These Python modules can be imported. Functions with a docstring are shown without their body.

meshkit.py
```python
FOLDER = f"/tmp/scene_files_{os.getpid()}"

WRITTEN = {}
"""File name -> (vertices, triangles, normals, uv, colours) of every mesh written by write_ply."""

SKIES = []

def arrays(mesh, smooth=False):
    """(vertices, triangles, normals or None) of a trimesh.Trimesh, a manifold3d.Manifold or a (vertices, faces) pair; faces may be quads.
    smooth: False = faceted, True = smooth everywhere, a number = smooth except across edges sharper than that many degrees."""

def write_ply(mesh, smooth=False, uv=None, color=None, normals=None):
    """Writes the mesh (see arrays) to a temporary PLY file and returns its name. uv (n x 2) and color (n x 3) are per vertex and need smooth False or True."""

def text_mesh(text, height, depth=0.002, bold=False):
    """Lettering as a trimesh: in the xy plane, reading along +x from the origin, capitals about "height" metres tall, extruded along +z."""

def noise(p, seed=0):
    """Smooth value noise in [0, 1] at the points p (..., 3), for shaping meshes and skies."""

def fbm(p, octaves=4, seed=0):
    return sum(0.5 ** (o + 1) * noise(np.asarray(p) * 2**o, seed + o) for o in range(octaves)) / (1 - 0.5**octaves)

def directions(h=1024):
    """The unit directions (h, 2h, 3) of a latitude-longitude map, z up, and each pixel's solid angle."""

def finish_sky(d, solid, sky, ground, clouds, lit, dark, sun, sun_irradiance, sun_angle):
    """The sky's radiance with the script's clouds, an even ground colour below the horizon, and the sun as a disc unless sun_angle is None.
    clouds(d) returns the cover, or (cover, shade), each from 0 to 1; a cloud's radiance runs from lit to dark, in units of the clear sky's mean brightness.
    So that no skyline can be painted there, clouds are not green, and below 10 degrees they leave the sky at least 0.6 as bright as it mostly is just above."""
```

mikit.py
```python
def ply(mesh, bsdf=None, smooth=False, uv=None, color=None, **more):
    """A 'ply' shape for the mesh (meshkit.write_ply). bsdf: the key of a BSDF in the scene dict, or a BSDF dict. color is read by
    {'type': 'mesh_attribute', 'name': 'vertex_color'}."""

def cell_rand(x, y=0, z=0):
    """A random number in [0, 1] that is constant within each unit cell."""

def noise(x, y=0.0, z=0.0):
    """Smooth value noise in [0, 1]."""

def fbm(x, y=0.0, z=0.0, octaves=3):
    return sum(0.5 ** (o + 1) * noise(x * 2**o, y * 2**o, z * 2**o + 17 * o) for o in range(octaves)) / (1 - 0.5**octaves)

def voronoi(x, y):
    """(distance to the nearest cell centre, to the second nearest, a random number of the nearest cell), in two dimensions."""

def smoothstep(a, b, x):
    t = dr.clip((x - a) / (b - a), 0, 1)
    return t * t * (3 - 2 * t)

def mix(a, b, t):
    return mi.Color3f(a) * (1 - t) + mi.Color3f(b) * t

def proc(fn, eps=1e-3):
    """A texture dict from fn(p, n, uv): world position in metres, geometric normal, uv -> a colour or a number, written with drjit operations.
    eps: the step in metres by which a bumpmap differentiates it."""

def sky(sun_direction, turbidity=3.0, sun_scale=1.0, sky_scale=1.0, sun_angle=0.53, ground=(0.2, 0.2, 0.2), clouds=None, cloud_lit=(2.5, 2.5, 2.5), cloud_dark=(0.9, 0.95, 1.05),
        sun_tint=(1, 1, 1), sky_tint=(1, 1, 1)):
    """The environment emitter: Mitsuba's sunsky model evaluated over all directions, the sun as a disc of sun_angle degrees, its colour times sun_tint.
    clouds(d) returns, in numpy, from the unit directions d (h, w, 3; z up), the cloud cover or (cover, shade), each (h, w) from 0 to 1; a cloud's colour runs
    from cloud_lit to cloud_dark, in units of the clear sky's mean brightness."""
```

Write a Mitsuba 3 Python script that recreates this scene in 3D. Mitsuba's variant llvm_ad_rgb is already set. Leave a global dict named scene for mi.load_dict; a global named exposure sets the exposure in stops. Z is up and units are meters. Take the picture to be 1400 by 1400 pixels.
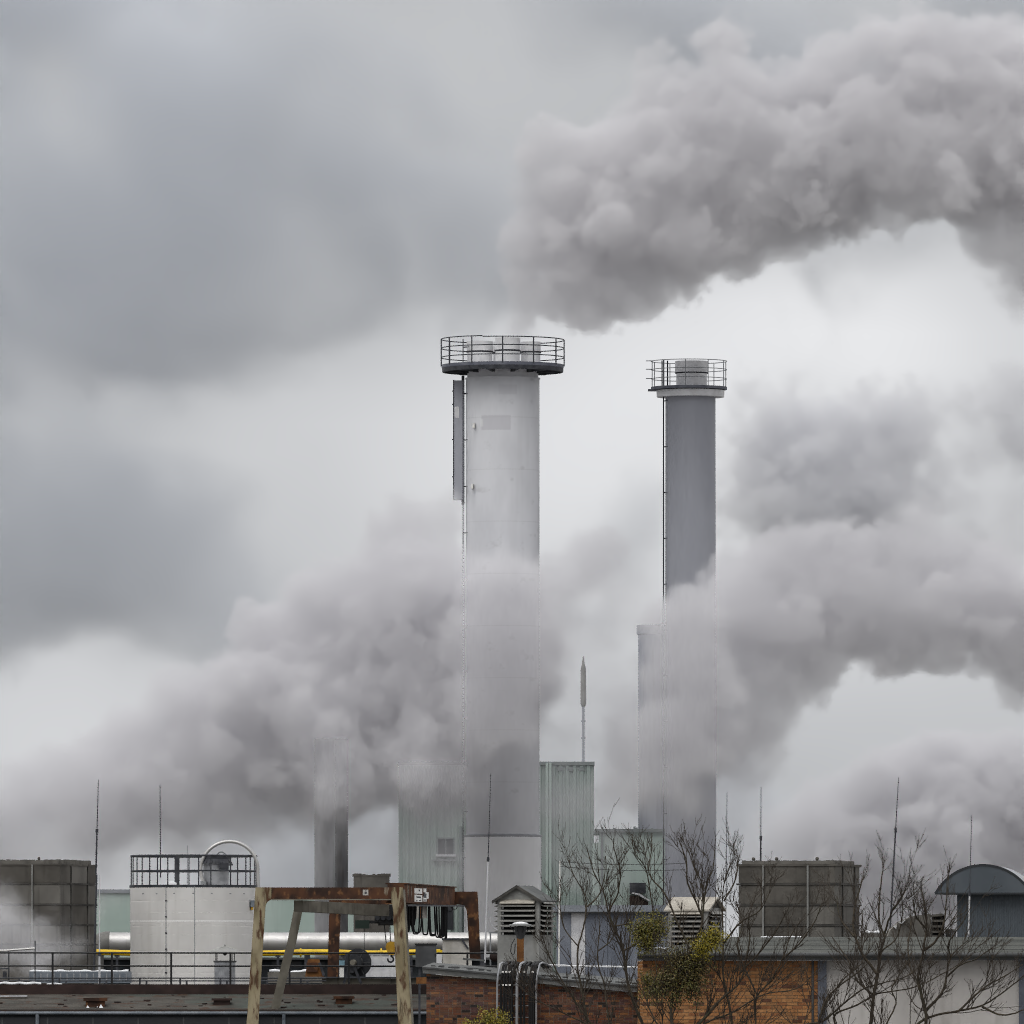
import math, random
import numpy as np, drjit as dr, mitsuba as mi, mikit, meshkit, trimesh
from scipy.ndimage import gaussian_filter
from shapely.geometry import Polygon, LineString, box as sbox
T = mi.ScalarTransform4f
scene, labels = {}, {}
rng = np.random.default_rng(7)
random.seed(7)

# ------------------------------------------------------------------ camera, sky, exposure
FOV, EYE = 6.0, 10.0
TW = 2 * math.tan(math.radians(FOV / 2))
exposure = 2.45
scene['camera'] = {'type': 'perspective', 'fov': FOV, 'fov_axis': 'x', 'near_clip': 1.0, 'far_clip': 40000.0,
                   'principal_point_offset_y': -640 / 1400,
                   'to_world': T().look_at(origin=[0, 0, EYE], target=[0, 100, EYE], up=[0, 0, 1])}


def clouds(d):
    """A closed overcast: brighter towards the zenith, broken by soft darker and lighter banks of cloud."""
    az = np.degrees(np.arctan2(d[..., 0], d[..., 1]))
    el = np.degrees(np.arcsin(np.clip(d[..., 2], -1, 1)))
    q = np.stack([az * .55, el * .9, 0 * az], -1)
    wx = (meshkit.fbm(q * .7 + 3.3, 2, 5) - .5) * 1.6
    wy = (meshkit.fbm(q * .7 + 9.1, 2, 6) - .5) * 1.0
    n = meshkit.fbm(np.stack([az * .5 + wx, el * .95 + wy, 0 * az + 4.2], -1), 5, 11)
    big = meshkit.fbm(np.stack([az * .06, el * .1, 0 * az + 1.7], -1), 2, 3)
    lum = 1.10 + .4 * (n - .5) + .35 * (big - .5)
    a, e = az + wx * .7, el + wy * .6
    # the cloud banks (azimuth, elevation, half widths in degrees, brightness against the rest)
    for ca, ce, ra, re, k in ((.5, 3.0, 1.0, 1.0, .40), (-1.1, 2.9, 1.2, .6, .16), (2.0, 3.75, 1.6, .6, .48), (2.2, 2.2, 1.2, .8, .30), (-2.5, 1.5, 1.3, .6, .26), (-2.0, 4.6, 2.0, .9, -.12)):
        lum = lum + k * np.exp(-((a - ca) / ra) ** 2 - ((e - ce) / re) ** 2)
    lum = lum * (1 + 1.2 * np.clip(np.sin(np.radians(np.maximum(el - 6, 0))), 0, 1))
    return np.ones_like(az), np.clip((2.5 - lum) / (2.5 - .4), 0, 1)


scene['sky'] = mikit.sky((-.25, -.55, .8), turbidity=3, sun_scale=.2, sun_angle=40, sun_tint=(.80,.95,1.2), clouds=clouds, cloud_lit=(2.5, 2.5, 2.53), cloud_dark=(.36, .395, .43), ground=(.16, .16, .16))


# ------------------------------------------------------------------ helpers
def U(Y): return TW * Y / 1400
def X(px, Y): return (px - 700) * U(Y)
def Z(py, Y): return EYE - (py - 1340) * U(Y)
def P(px, py, Y): return np.array([X(px, Y), Y, Z(py, Y)])


used = set()


def key_for(name, parent=None):
    base = (parent + '__' if parent else '') + name
    k, i = base, 0
    while k in used:
        i += 1
        k = f'{base}_{i:03d}'
    used.add(k)
    return k


def thing(name, label, cat, group=None):
    k = key_for(name)
    labels[k] = {'label': label, 'category': cat}
    if group:
        labels[k]['group'] = group
    return k


def add(name, mesh, mat, parent=None, smooth=False, color=None, to=None, **lab):
    k = key_for(name, parent)
    d = mesh if isinstance(mesh, dict) else mikit.ply(cat(mesh), mat, smooth, color=color)
    scene[k] = {**d, 'to_world': to} if to is not None else d
    if lab:
        labels[k] = lab
    return k


def cat(ms):
    return trimesh.util.concatenate(ms) if isinstance(ms, list) else ms


def B(x0, x1, y0, y1, z0, z1):
    m = trimesh.creation.box((abs(x1 - x0), abs(y1 - y0), abs(z1 - z0)))
    m.apply_translation([(x0 + x1) / 2, (y0 + y1) / 2, (z0 + z1) / 2])
    return m


def bpx(px0, px1, py0, py1, Y0, Y1):
    """A box whose front face, at distance Y0, spans these pixels, and which runs back to Y1."""
    return B(X(px0, Y0), X(px1, Y0), Y0, Y1, Z(py1, Y0), Z(py0, Y0))


def tube(pts, r, n=6):
    pts = np.asarray(pts, float)
    r = np.broadcast_to(np.asarray(r, float), len(pts))
    t = np.gradient(pts, axis=0)
    t /= np.linalg.norm(t, axis=1, keepdims=True) + 1e-12
    ref = np.eye(3)[int(np.argmin(np.abs(t).max(0)))]
    a = np.cross(t, ref)
    a /= np.linalg.norm(a, axis=1, keepdims=True) + 1e-12
    b = np.cross(t, a)
    ang = np.arange(n) * 2 * math.pi / n
    v = pts[:, None] + r[:, None, None] * (np.cos(ang)[None, :, None] * a[:, None] + np.sin(ang)[None, :, None] * b[:, None])
    v = np.vstack([v.reshape(-1, 3), pts[:1], pts[-1:]])
    f = []
    for i in range(len(pts) - 1):
        for j in range(n):
            p, q = i * n + j, i * n + (j + 1) % n
            f += [[p, p + n, q + n], [p, q + n, q]]
    c0, c1, L = len(v) - 2, len(v) - 1, (len(pts) - 1) * n
    for j in range(n):
        f += [[c0, j, (j + 1) % n], [c1, L + (j + 1) % n, L + j]]
    m = trimesh.Trimesh(v, f, process=False)
    m.fix_normals() if False else None
    return m


def bar(p, q, r, n=6): return tube([p, q], r, n)


def lathe(profile, x, y, n=48):
    """profile: [(radius, z)] from bottom to top, about the upright axis through x, y."""
    m = trimesh.creation.revolve(np.array(profile, float), sections=n)
    m.apply_translation([x, y, 0])
    return m


def prism(poly, Y0, Y1):
    """A polygon in world x and z, extruded from Y0 back to Y1."""
    m = trimesh.creation.extrude_polygon(poly, Y1 - Y0, engine='earcut')
    v = m.vertices[:, [0, 2, 1]].copy()
    v[:, 1] += Y0
    return trimesh.Trimesh(v, m.faces[:, ::-1], process=False)


def ppx(pts, Y0, Y1, holes=()):
    return prism(Polygon([(X(a, Y0), Z(b, Y0)) for a, b in pts]), Y0, Y1)


def turn(m, deg, x, y):
    m = cat(m)
    m.apply_transform(trimesh.transformations.rotation_matrix(math.radians(deg), [0, 0, 1], [x, y, 0]))
    return m


def beam(p, q, w, h):
    """A box of width w and height h running from p to q."""
    p, q = np.asarray(p, float), np.asarray(q, float)
    d = q - p
    L = np.linalg.norm(d)
    d = d / L
    side = np.cross(d, [0, 0, 1.0])
    if np.linalg.norm(side) < 1e-3:
        side = np.array([1.0, 0, 0])
    side /= np.linalg.norm(side)
    up = np.cross(side, d)
    m = trimesh.creation.box((w, L, h))
    M = np.eye(4)
    M[:3, 0], M[:3, 1], M[:3, 2], M[:3, 3] = side, d, up, (p + q) / 2
    m.apply_transform(M)
    return m


def ring(cx, cy, z, R, r, n=40, k=5, a0=0, a1=2 * math.pi):
    a = np.linspace(a0, a1, n + 1)
    return tube(np.stack([cx + R * np.cos(a), cy + R * np.sin(a), 0 * a + z], 1), r, k)


# ------------------------------------------------------------------ materials
N, F, SS, MX = mikit.noise, mikit.fbm, mikit.smoothstep, mikit.mix


def mat(name, fn, rough=.7, metallic=0., bump=None, bump_scale=.01, spec=.3):
    d = {'type': 'principled', 'base_color': mikit.proc(fn) if callable(fn) else {'type': 'rgb', 'value': list(fn)},
         'roughness': rough, 'metallic': metallic, 'specular': spec}
    if bump:
        d = {'type': 'bumpmap', 'arbitrary': mikit.proc(bump, eps=.02), 'scale': bump_scale, 'bsdf': d}
    scene[name] = {'type': 'twosided', 'bsdf': d}


def mottled(a, b, s=1.5, streak=.0, dirt=(.1, .09, .08), zs=1.):
    def fn(p, n, uv):
        f = F(p.x * s, p.y * s, p.z * s * zs, 4)
        c = MX(a, b, SS(.3, .7, f))
        if streak:
            k = SS(.55, .8, F(p.x * 5, p.y * 5, p.z * .35, 3))
            c = MX(c, dirt, k * streak)
        return c
    return fn


def f_chimney(p, n, uv):
    f = F(p.x * .9, p.y * .9, p.z * .35, 4)
    c = MX((.56, .565, .59), (.63, .635, .66), SS(.3, .7, f))
    c = MX(c, (.45, .45, .465), .18 * SS(.5, .8, F(p.x * 3, p.y * 3, p.z * .22 + 5, 3)))
    r = p.z * .47
    cell = dr.floor(r)
    line = SS(.035, .0, dr.abs(r - cell - .5) * 2.1)
    c = MX(c, (.38, .38, .39), .22 * line)
    # repainted patches
    for x0, x1, z0, z1, k in ((-1.25, -.05, 32.45, 33.05, .5), (-.55, .2, 33.9, 34.3, .25), (-1.3, -1.18, 32.6, 32.9, -.5)):
        inside = SS(x0 - .03, x0 + .03, p.x) * SS(x1 + .03, x1 - .03, p.x) * SS(z0 - .03, z0 + .03, p.z) * SS(z1 + .03, z1 - .03, p.z)
        c = MX(c, (.44, .43, .46) if k > 0 else (.72, .72, .72), inside * abs(k))
    return MX(c, (.36, .36, .37), .35 * SS(.64, .85, F(p.x * 2.2, p.y * 2.2, p.z * 2.2 + 9, 4)))


mat('white_chimney_paint', f_chimney, .6)
mat('white_base_paint', mottled((.76, .76, .77), (.80, .80, .81), .8, .2, (.62, .62, .62), .4), .55)
mat('rail_dark', (.045, .048, .056), .55)
mat('grey_chimney_paint', mottled((0.3055, 0.3135, 0.3511), (0.3477, 0.3557, 0.3933), .6, .12, (0.2622, 0.2736, 0.3021), .3), .6)
mat('slate_chimney_paint', mottled((.24, .25, .30), (.30, .31, .35), .8, .4, (.2, .2, .23), .3), .6)
mat('pale_steel', mottled((0.598, 0.598, 0.6095), (0.713, 0.713, 0.7245), 2.5, .3, (0.46, 0.4485, 0.437)), .5)
mat('stack_steel', mottled((.30, .30, .31), (.42, .42, .43), 2.5, .35, (.2, .19, .19), .3), .42, .5)
mat('dark_stack_steel', mottled((.10, .10, .105), (.17, .165, .165), 2.5, .6, (.06, .055, .05), .3), .5, .3)
mat('dark_steel', mottled((.022, .024, .03), (.05, .052, .06), 6), .55)
mat('black_steel', (.012, .012, .013), .5)
mat('galvanised', mottled((0.255, 0.2635, 0.2805), (0.357, 0.3655, 0.3825), 5), .45, .5)
mat('rail_grey', mottled((.20, .21, .22), (.28, .29, .3), 6), .5, .3)
mat('deck_blue', mottled((0.0945, 0.1013, 0.1283), (0.1485, 0.1552, 0.1822), 3), .6)
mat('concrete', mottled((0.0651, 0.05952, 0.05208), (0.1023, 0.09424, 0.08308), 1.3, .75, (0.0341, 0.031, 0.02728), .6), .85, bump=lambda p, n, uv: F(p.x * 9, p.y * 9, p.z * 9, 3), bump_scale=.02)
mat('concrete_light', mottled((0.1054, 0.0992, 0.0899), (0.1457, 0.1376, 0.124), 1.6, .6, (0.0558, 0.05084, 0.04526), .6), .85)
mat('rib_dark', mottled((.04, .038, .035), (.075, .07, .064), 4), .8)
mat('snow', (0.697, 0.7055, 0.7225), .6)
mat('tank_white', mottled((0.57, 0.5557, 0.5367), (0.646, 0.6318, 0.6128), 1.2, .35, (0.494, 0.475, 0.4465), .5), .55)
mat('tank_band', (.78, .77, .755), .5)
mat('hall_green', mottled((.33, .405, .37), (.39, .46, .425), .7, .25, (.27, .33, .30), .4), .6)
mat('tower_green', mottled((.235, .285, .265), (.29, .335, .315), .5, .25, (.16, .225, .195), .25), .6)
mat('tower_trim', (.16, .18, .18), .6)
mat('window_dark', (.03, .032, .036), .25)
mat('pipe_silver', mottled((0.4896, 0.4788, 0.468), (0.576, 0.5652, 0.5544), 2.0, .25, (0.36, 0.3456, 0.3312)), .5, .85)
mat('pipe_dull', mottled((.12, .118, .11), (.18, .175, .165), 2.5), .6, .3)
mat('pipe_band', (.5, .49, .48), .4, .8)
mat('yellow_paint', mottled((.62, .40, .012), (.74, .50, .02), 3, .35, (.3, .18, .02)), .45)
mat('hook_yellow', mottled((.42, .23, .02), (.52, .30, .03), 5, .4, (.16, .07, .02)), .5)


def f_rust(p, n, uv):
    f = F(p.x * 4, p.y * 4, p.z * 2.2, 4)
    c = MX((.026, .014, .010), (.085, .036, .018), SS(.28, .7, f))
    c = MX(c, (.19, .088, .036), .7 * SS(.6, .78, F(p.x * 9 + 4, p.y * 9, p.z * 5, 3)))
    return MX(c, (.24, .205, .155), SS(.66, .76, F(p.x * 3.5, p.y * 3.5, p.z * 1.1 + 30, 4)))


def f_leg(p, n, uv):
    f = F(p.x * 3, p.y * 3, p.z * 1.5, 4)
    c = MX((.20, .165, .098), (.31, .262, .17), SS(.3, .7, f))
    r = SS(.50, .76, F(p.x * 10 + 9, p.y * 10, p.z * 2.2, 5) + .10 * SS(11.4, 13.2, p.z))
    c = MX(c, (.07, .03, .014), r)
    return MX(c, (.06, .045, .025), .6 * SS(.6, .75, F(p.x * 12, p.y * 12, p.z * 1.2 + 3, 3)))


mat('rust', f_rust, .85)
mat('rusty_leg_paint', f_leg, .8)
mat('brown_rust', mottled((0.12, 0.04875, 0.015), (0.1875, 0.0825, 0.02625), 6), .85)
mat('old_grey_paint', mottled((0.1275, 0.1173, 0.0952), (0.1827, 0.17, 0.1403), 3, .75, (0.06375, 0.0578, 0.0442)), .8)
mat('sign_white', (.72, .71, .68), .5)
mat('hoist_green', (.014, .026, .02), .5)
mat('rubber', (.008, .008, .009), .6)
mat('reel_black', mottled((0.0128, 0.0144, 0.0176), (0.0272, 0.0288, 0.0336), 5), .55)
mat('cabinet_grey', mottled((.045, .047, .05), (.07, .072, .076), 3, .4, (.03, .03, .03)), .6)
mat('beige_panel', mottled((.36, .345, .315), (.43, .412, .38), 2, .4, (.25, .235, .2)), .7)
mat('motor_blue', (.16, .27, .33), .5)
mat('felt_roof', mottled((0.0525, 0.0525, 0.049), (0.0875, 0.0854, 0.0784), 1.5, .3, (0.035, 0.028, 0.0238)), .9)
mat('maroon_fascia', mottled((0.0195, 0.0117, 0.0104), (0.03575, 0.0208, 0.0182), 2.5), .8)


def f_lean(p, n, uv):
    c = MX((.028, .025, .021), (.055, .05, .043), SS(.3, .7, F(p.x * 1.3, p.y * 2, p.z, 4)))
    c = MX(c, (.040, .050, .043), .7 * SS(.52, .7, F(p.x * .45 + 3, p.y * .4, 0, 3)))
    return MX(c, (.04, .02, .012), .8 * SS(.6, .72, F(p.x * 2.6 + 8, p.y * 3.1, 0, 4)))


mat('lean_to_felt', f_lean, .9)
mat('gutter_blue', mottled((.12, .14, .165), (.18, .2, .225), 3), .5)
mat('dark_wall', mottled((.012, .015, .018), (.024, .028, .032), 2), .8)
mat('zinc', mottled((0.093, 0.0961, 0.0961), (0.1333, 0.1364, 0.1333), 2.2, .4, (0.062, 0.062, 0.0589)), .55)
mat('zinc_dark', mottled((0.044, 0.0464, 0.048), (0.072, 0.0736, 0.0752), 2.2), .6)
mat('vent_grey', mottled((0.1913, 0.1913, 0.1827), (0.255, 0.255, 0.2448), 2.5, .55, (0.119, 0.1148, 0.102)), .7)
mat('slat_grey', mottled((0.216, 0.212, 0.2), (0.28, 0.276, 0.26), 4, .4, (0.136, 0.128, 0.112)), .7)
mat('slat_beige', mottled((0.306, 0.2805, 0.2422), (0.3825, 0.357, 0.3102), 4, .4, (0.2125, 0.187, 0.153)), .7)
mat('vent_inside', (.01, .01, .01), .9)
mat('slate_roof', mottled((0.06, 0.063, 0.063), (0.09, 0.09296, 0.0912), 3), .7)
mat('shed_blue', mottled((0.117, 0.1305, 0.162), (0.171, 0.1845, 0.216), 1.3, .35, (0.081, 0.09, 0.1125), .4), .6)
mat('shed_roof_edge', mottled((.16, .175, .2), (.22, .235, .26), 2), .6)
mat('shed_white', mottled((.44, .44, .46), (.56, .56, .57), 2, .5, (.3, .3, .32)), .6)
mat('barrel_blue', mottled((0.0651, 0.0775, 0.0899), (0.0868, 0.0992, 0.1128), 1.0, .25, (0.0527, 0.062, 0.07316), .3), .5)
mat('barrel_edge', (.025, .028, .032), .5)
mat('barrel_roof', mottled((0.224, 0.232, 0.24), (0.288, 0.296, 0.304), 1.5), .55)
mat('green_felt', mottled((0.03875, 0.04133, 0.0369), (0.05904, 0.06089, 0.05461), 1.6, .3, (0.02583, 0.02583, 0.02214)), .85)
mat('pilaster_blue', mottled((.075, .083, .105), (.11, .118, .14), 2), .7)
mat('plaster', mottled((0.368, 0.3496, 0.333), (0.4508, 0.4306, 0.4122), .9, .45, (0.2576, 0.241, 0.2208), .35), .85)
mat('mortar', mottled((.16, .14, .12), (.24, .215, .185), 5), .9)
mat('orange_mortar', mottled((.20, .13, .075), (.29, .2, .125), 5), .9)
REDS = ['brick_red', 'brick_brown', 'brick_dark', 'brick_orange', 'brick_plum', 'brick_soot']
for nme, c in zip(REDS, ((.135, .058, .036), (.12, .064, .044), (.07, .04, .033), (.20, .095, .046), (.092, .05, .046), (.03, .024, .022))):
    mat(nme, mottled([v * .8 for v in c], [v * 1.2 for v in c], 9), .9)
ORANGES = ['brick_amber', 'brick_honey', 'brick_tan', 'brick_rust', 'brick_burnt']
OC = ((.30, .135, .052), (.33, .16, .066), (.26, .128, .056), (.215, .09, .038), (.10, .045, .027))
for nme, c in zip(ORANGES, OC):
    mat(nme, mottled([v * .85 for v in c], [v * 1.15 for v in c], 9), .9)
mat('bark', mottled((.030, .024, .017), (.058, .046, .032), 12, .4, (.05, .055, .03)), .9)
mat('twig_bark', (.042, .033, .025), .9)
scene['leaf_olive'] = {'type': 'twosided', 'bsdf': {'type': 'principled', 'base_color': {'type': 'mesh_attribute', 'name': 'vertex_color'}, 'roughness': .6}}
scene['vertex_paint'] = {'type': 'twosided', 'bsdf': {'type': 'diffuse', 'reflectance': {'type': 'mesh_attribute', 'name': 'vertex_color'}}}
mat('ground_gravel', mottled((.09, .085, .08), (.14, .135, .125), .5), .95)

# ------------------------------------------------------------------ ground
add('ground', B(-9000, 9000, -200, 18000, -.3, 0), 'ground_gravel', kind='structure', label='dark gravel yard of the works far below the camera')


# ------------------------------------------------------------------ the two big chimneys
def railing_ring(parent, cx, cy, z0, R, h, angles, rails, rp, rr, m):
    for i, hz in enumerate(rails):
        add('rail', ring(cx, cy, z0 + hz, R, rr, 48, 5), m, parent)
    for a in angles:
        x, y = cx + R * math.cos(a), cy + R * math.sin(a)
        add('railing_post', bar([x, y, z0], [x, y, z0 + h], rp, 6), m, parent)


def ladder(parent, x, y, z0, z1, half=.2, face=-1, m='dark_steel', cage=False, wall=None, step=.3):
    ms = [bar([x, y + s * half, z0], [x, y + s * half, z1], .022, 5) for s in (-1, 1)]
    add('ladder', ms, m, parent)
    lad = parent + '__ladder'
    k = np.arange(z0 + .15, z1, step)
    add('rungs', [bar([x, y - half, z], [x, y + half, z], .014, 4) for z in k], m, lad, kind='stuff')
    br = []
    for z in np.arange(z0 + .6, z1, 1.9):
        br += [bar([x, y + s * half, z], [wall if wall is not None else x + .3, y + s * half, z], .014, 4) for s in (-1, 1)]
    add('brackets', br, m, lad, kind='stuff')
    if cage:
        hoops, a = [], np.linspace(-math.pi / 2, math.pi / 2, 9)
        for z in np.arange(z0 + 2.2, z1, .9):
            hoops.append(tube(np.stack([x - .34 * np.cos(a), y + .33 * np.sin(a), 0 * a + z], 1), .012, 4))
        for b in (-.6, .6):
            hoops.append(bar([x - .34 * math.cos(b), y + .33 * math.sin(b), z0 + 2.2], [x - .34 * math.cos(b), y + .33 * math.sin(b), z1], .01, 4))
        add('safety_cage', hoops, m, lad, kind='stuff')


YA, YB = 400.0, 405.0
ua, ub = U(YA), U(YB)
A = thing('white_chimney', 'tallest and thickest chimney, off-white, with a railed dark platform round three short flues', 'chimney')
cx, r = X(687.3, YA), 50.3 * ua
zt, zf = Z(505, YA), Z(1143, YA)
n_ = 64
add('lower_shaft', lathe([(0, 0), (r * 1.05, 0), (r * 1.05, zf - .03), (0, zf - .03)], cx, YA, n_), 'white_base_paint', A, 40)
add('shaft', lathe([(0, zf), (r, zf), (r, Z(518, YA)), (r * .965, Z(517, YA)), (r * .965, zt), (0, zt)], cx, YA, n_), 'white_chimney_paint', A, 40)
add('flange_ring', lathe([(r * .99, zf - .06), (r * 1.075, zf - .05), (r * 1.075, zf + .03), (r * .99, zf + .07)], cx, YA, n_), 'galvanised', A, 40)
add('collar_ring', lathe([(r * .95, Z(519, YA)), (r * 1.02, Z(518.6, YA)), (r * 1.02, Z(517, YA)), (r * .95, Z(516.6, YA))], cx, YA, n_), 'white_chimney_paint', A, 40)
Rp, zd = 83.5 * ua, Z(501, YA)
add('platform_deck', lathe([(r * .9, zd - .07), (Rp, zd - .07), (Rp, zd + .06), (r * .9, zd)], cx, YA, n_), 'deck_blue', A)
for k in range(12):
    a = (k + .5) / 12 * 2 * math.pi
    p0 = np.array([cx + r * .94 * math.cos(a), YA + r * .94 * math.sin(a), zd - .22])
    p1 = np.array([cx + (Rp - .06) * math.cos(a), YA + (Rp - .06) * math.sin(a), zd - .17])
    add('platform_bracket', beam(p0, p1, .12, .17), 'dark_steel', A)
add('edge_beam', lathe([(Rp - .12, zd - .24), (Rp - .02, zd - .24), (Rp - .02, zd - .07), (Rp - .12, zd - .07)], cx, YA, 48), 'dark_steel', A)
railing_ring(A, cx, YA, zd, 84 * ua, 1.12, [k / 12 * 2 * math.pi + .26 - math.pi / 2 - .26 for k in range(12)], (1.11, .74, .36), .03, .022, 'rail_dark')
for fx, fy, fr, ft in ((656, -.05, 17.5, 467), (694, -.75, 17, 462.5), (725.5, .25, 13.5, 467), (690, .75, 16, 466)):
    x, y, rr = X(fx, YA), YA + fy, fr * ua
    zz, zm = Z(ft, YA), Z(481, YA)
    fl = add('flue', lathe([(rr * .98, zt - .1), (rr * .98, zm), (rr * 1.02, zm), (rr * 1.02, zz), (rr * .9, zz), (rr * .9, zt + .2), (0, zt + .2)], x, y, 32), 'pale_steel', A, 40)
    add('flue_band', lathe([(rr * 1.0, zm - .04), (rr * 1.05, zm - .04), (rr * 1.05, zm + .03), (rr * 1.0, zm + .03)], x, y, 32), 'dark_steel', fl)
ladder(A, X(633.2, YA), YA - .25, 3.0, zd + 1.1, .2, wall=cx - r * .9, cage=False)
pan = add('cable_cabinet', bpx(620, 634.5, 520, 683, YA - .15, YA + .45), 'grey_chimney_paint', A, label='long grey upright panel beside the ladder')
add('cabinet_frame', [bpx(631, 635, 514, 690, YA + .05, YA + .15), bpx(619.4, 621, 519.4, 683.4, YA - .17, YA - .12)], 'dark_steel', A)
add('access_hatch', bpx(621.5, 627.5, 556, 571, YA - .165, YA - .15), 'pale_steel', pan)
for zz in (534, 552, 600, 650):
    add('bolt_lug', bpx(618, 620.5, zz, zz + 1.5, YA, YA + .05), 'dark_steel', pan)
add('cable_clip', bpx(646, 649, 578, 585, YA - r * .8, YA - r * .5), 'sign_white', A)
add('cable_clip', bpx(644, 647, 660, 668, YA - r * .8, YA - r * .5), 'sign_white', A)

G = thing('grey_chimney', 'plain mid-grey chimney with a pale cap and thin railings, right of the tallest one', 'chimney')
cx, r = X(944, YB), 34.2 * ub
zc = Z(543, YB)
add('shaft', lathe([(0, 0), (r * 1.05, 0), (r, zc), (0, zc)], cx, YB, 56), 'grey_chimney_paint', G, 40)
add('cap_slab', lathe([(0, zc), (46 * ub, zc), (46.5 * ub, Z(534, YB)), (0, Z(534, YB))], X(944, YB), YB, 56), 'pale_steel', G, 40)
zd = Z(530, YB)
add('platform_deck', [lathe([(0, zd - .09), (52 * ub, zd - .09), (52 * ub, zd + .02), (0, zd + .02)], X(942, YB), YB, 56), B(X(886, YB), X(906, YB), YB - .45, YB + .45, zd - .13, zd - .085)], 'deck_blue', G)
railing_ring(G, X(942, YB), YB, zd, 51.5 * ub, 1.1, [k / 10 * 2 * math.pi + .2 for k in range(10)], (1.09, .74, .36), .02, .017, 'rail_grey')
fl = add('flue', lathe([(21 * ub, zd), (21 * ub, Z(510, YB)), (22.7 * ub, Z(509.5, YB)), (22.7 * ub, Z(494, YB)), (20 * ub, Z(494, YB)), (20 * ub, zd + .2), (0, zd + .2)], X(945.5, YB), YB, 40), 'pale_steel', G, 40)
add('flue_band', lathe([(20.9 * ub, Z(511, YB)), (22.2 * ub, Z(511, YB)), (22.9 * ub, Z(509.3, YB)), (20.9 * ub, Z(509.3, YB))], X(945.5, YB), YB, 40), 'dark_steel', fl)
ladder(G, X(907, YB), YB - .2, 3, zd + 1.15, .2, wall=cx - r * .92, cage=False)
for px in (905, 912.5):
    add('ladder_hoop', bar([X(px, YB), YB - .3, zd], [X(px, YB), YB - .3, zd + 1.1], .03), 'dark_steel', G)
for hz in (1.09, .74, .36):
    add('gate_bar', bar([X(883, YB), YB - .35, zd + hz], [X(893, YB), YB - .35, zd + hz], .018), 'rail_grey', G)

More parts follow.
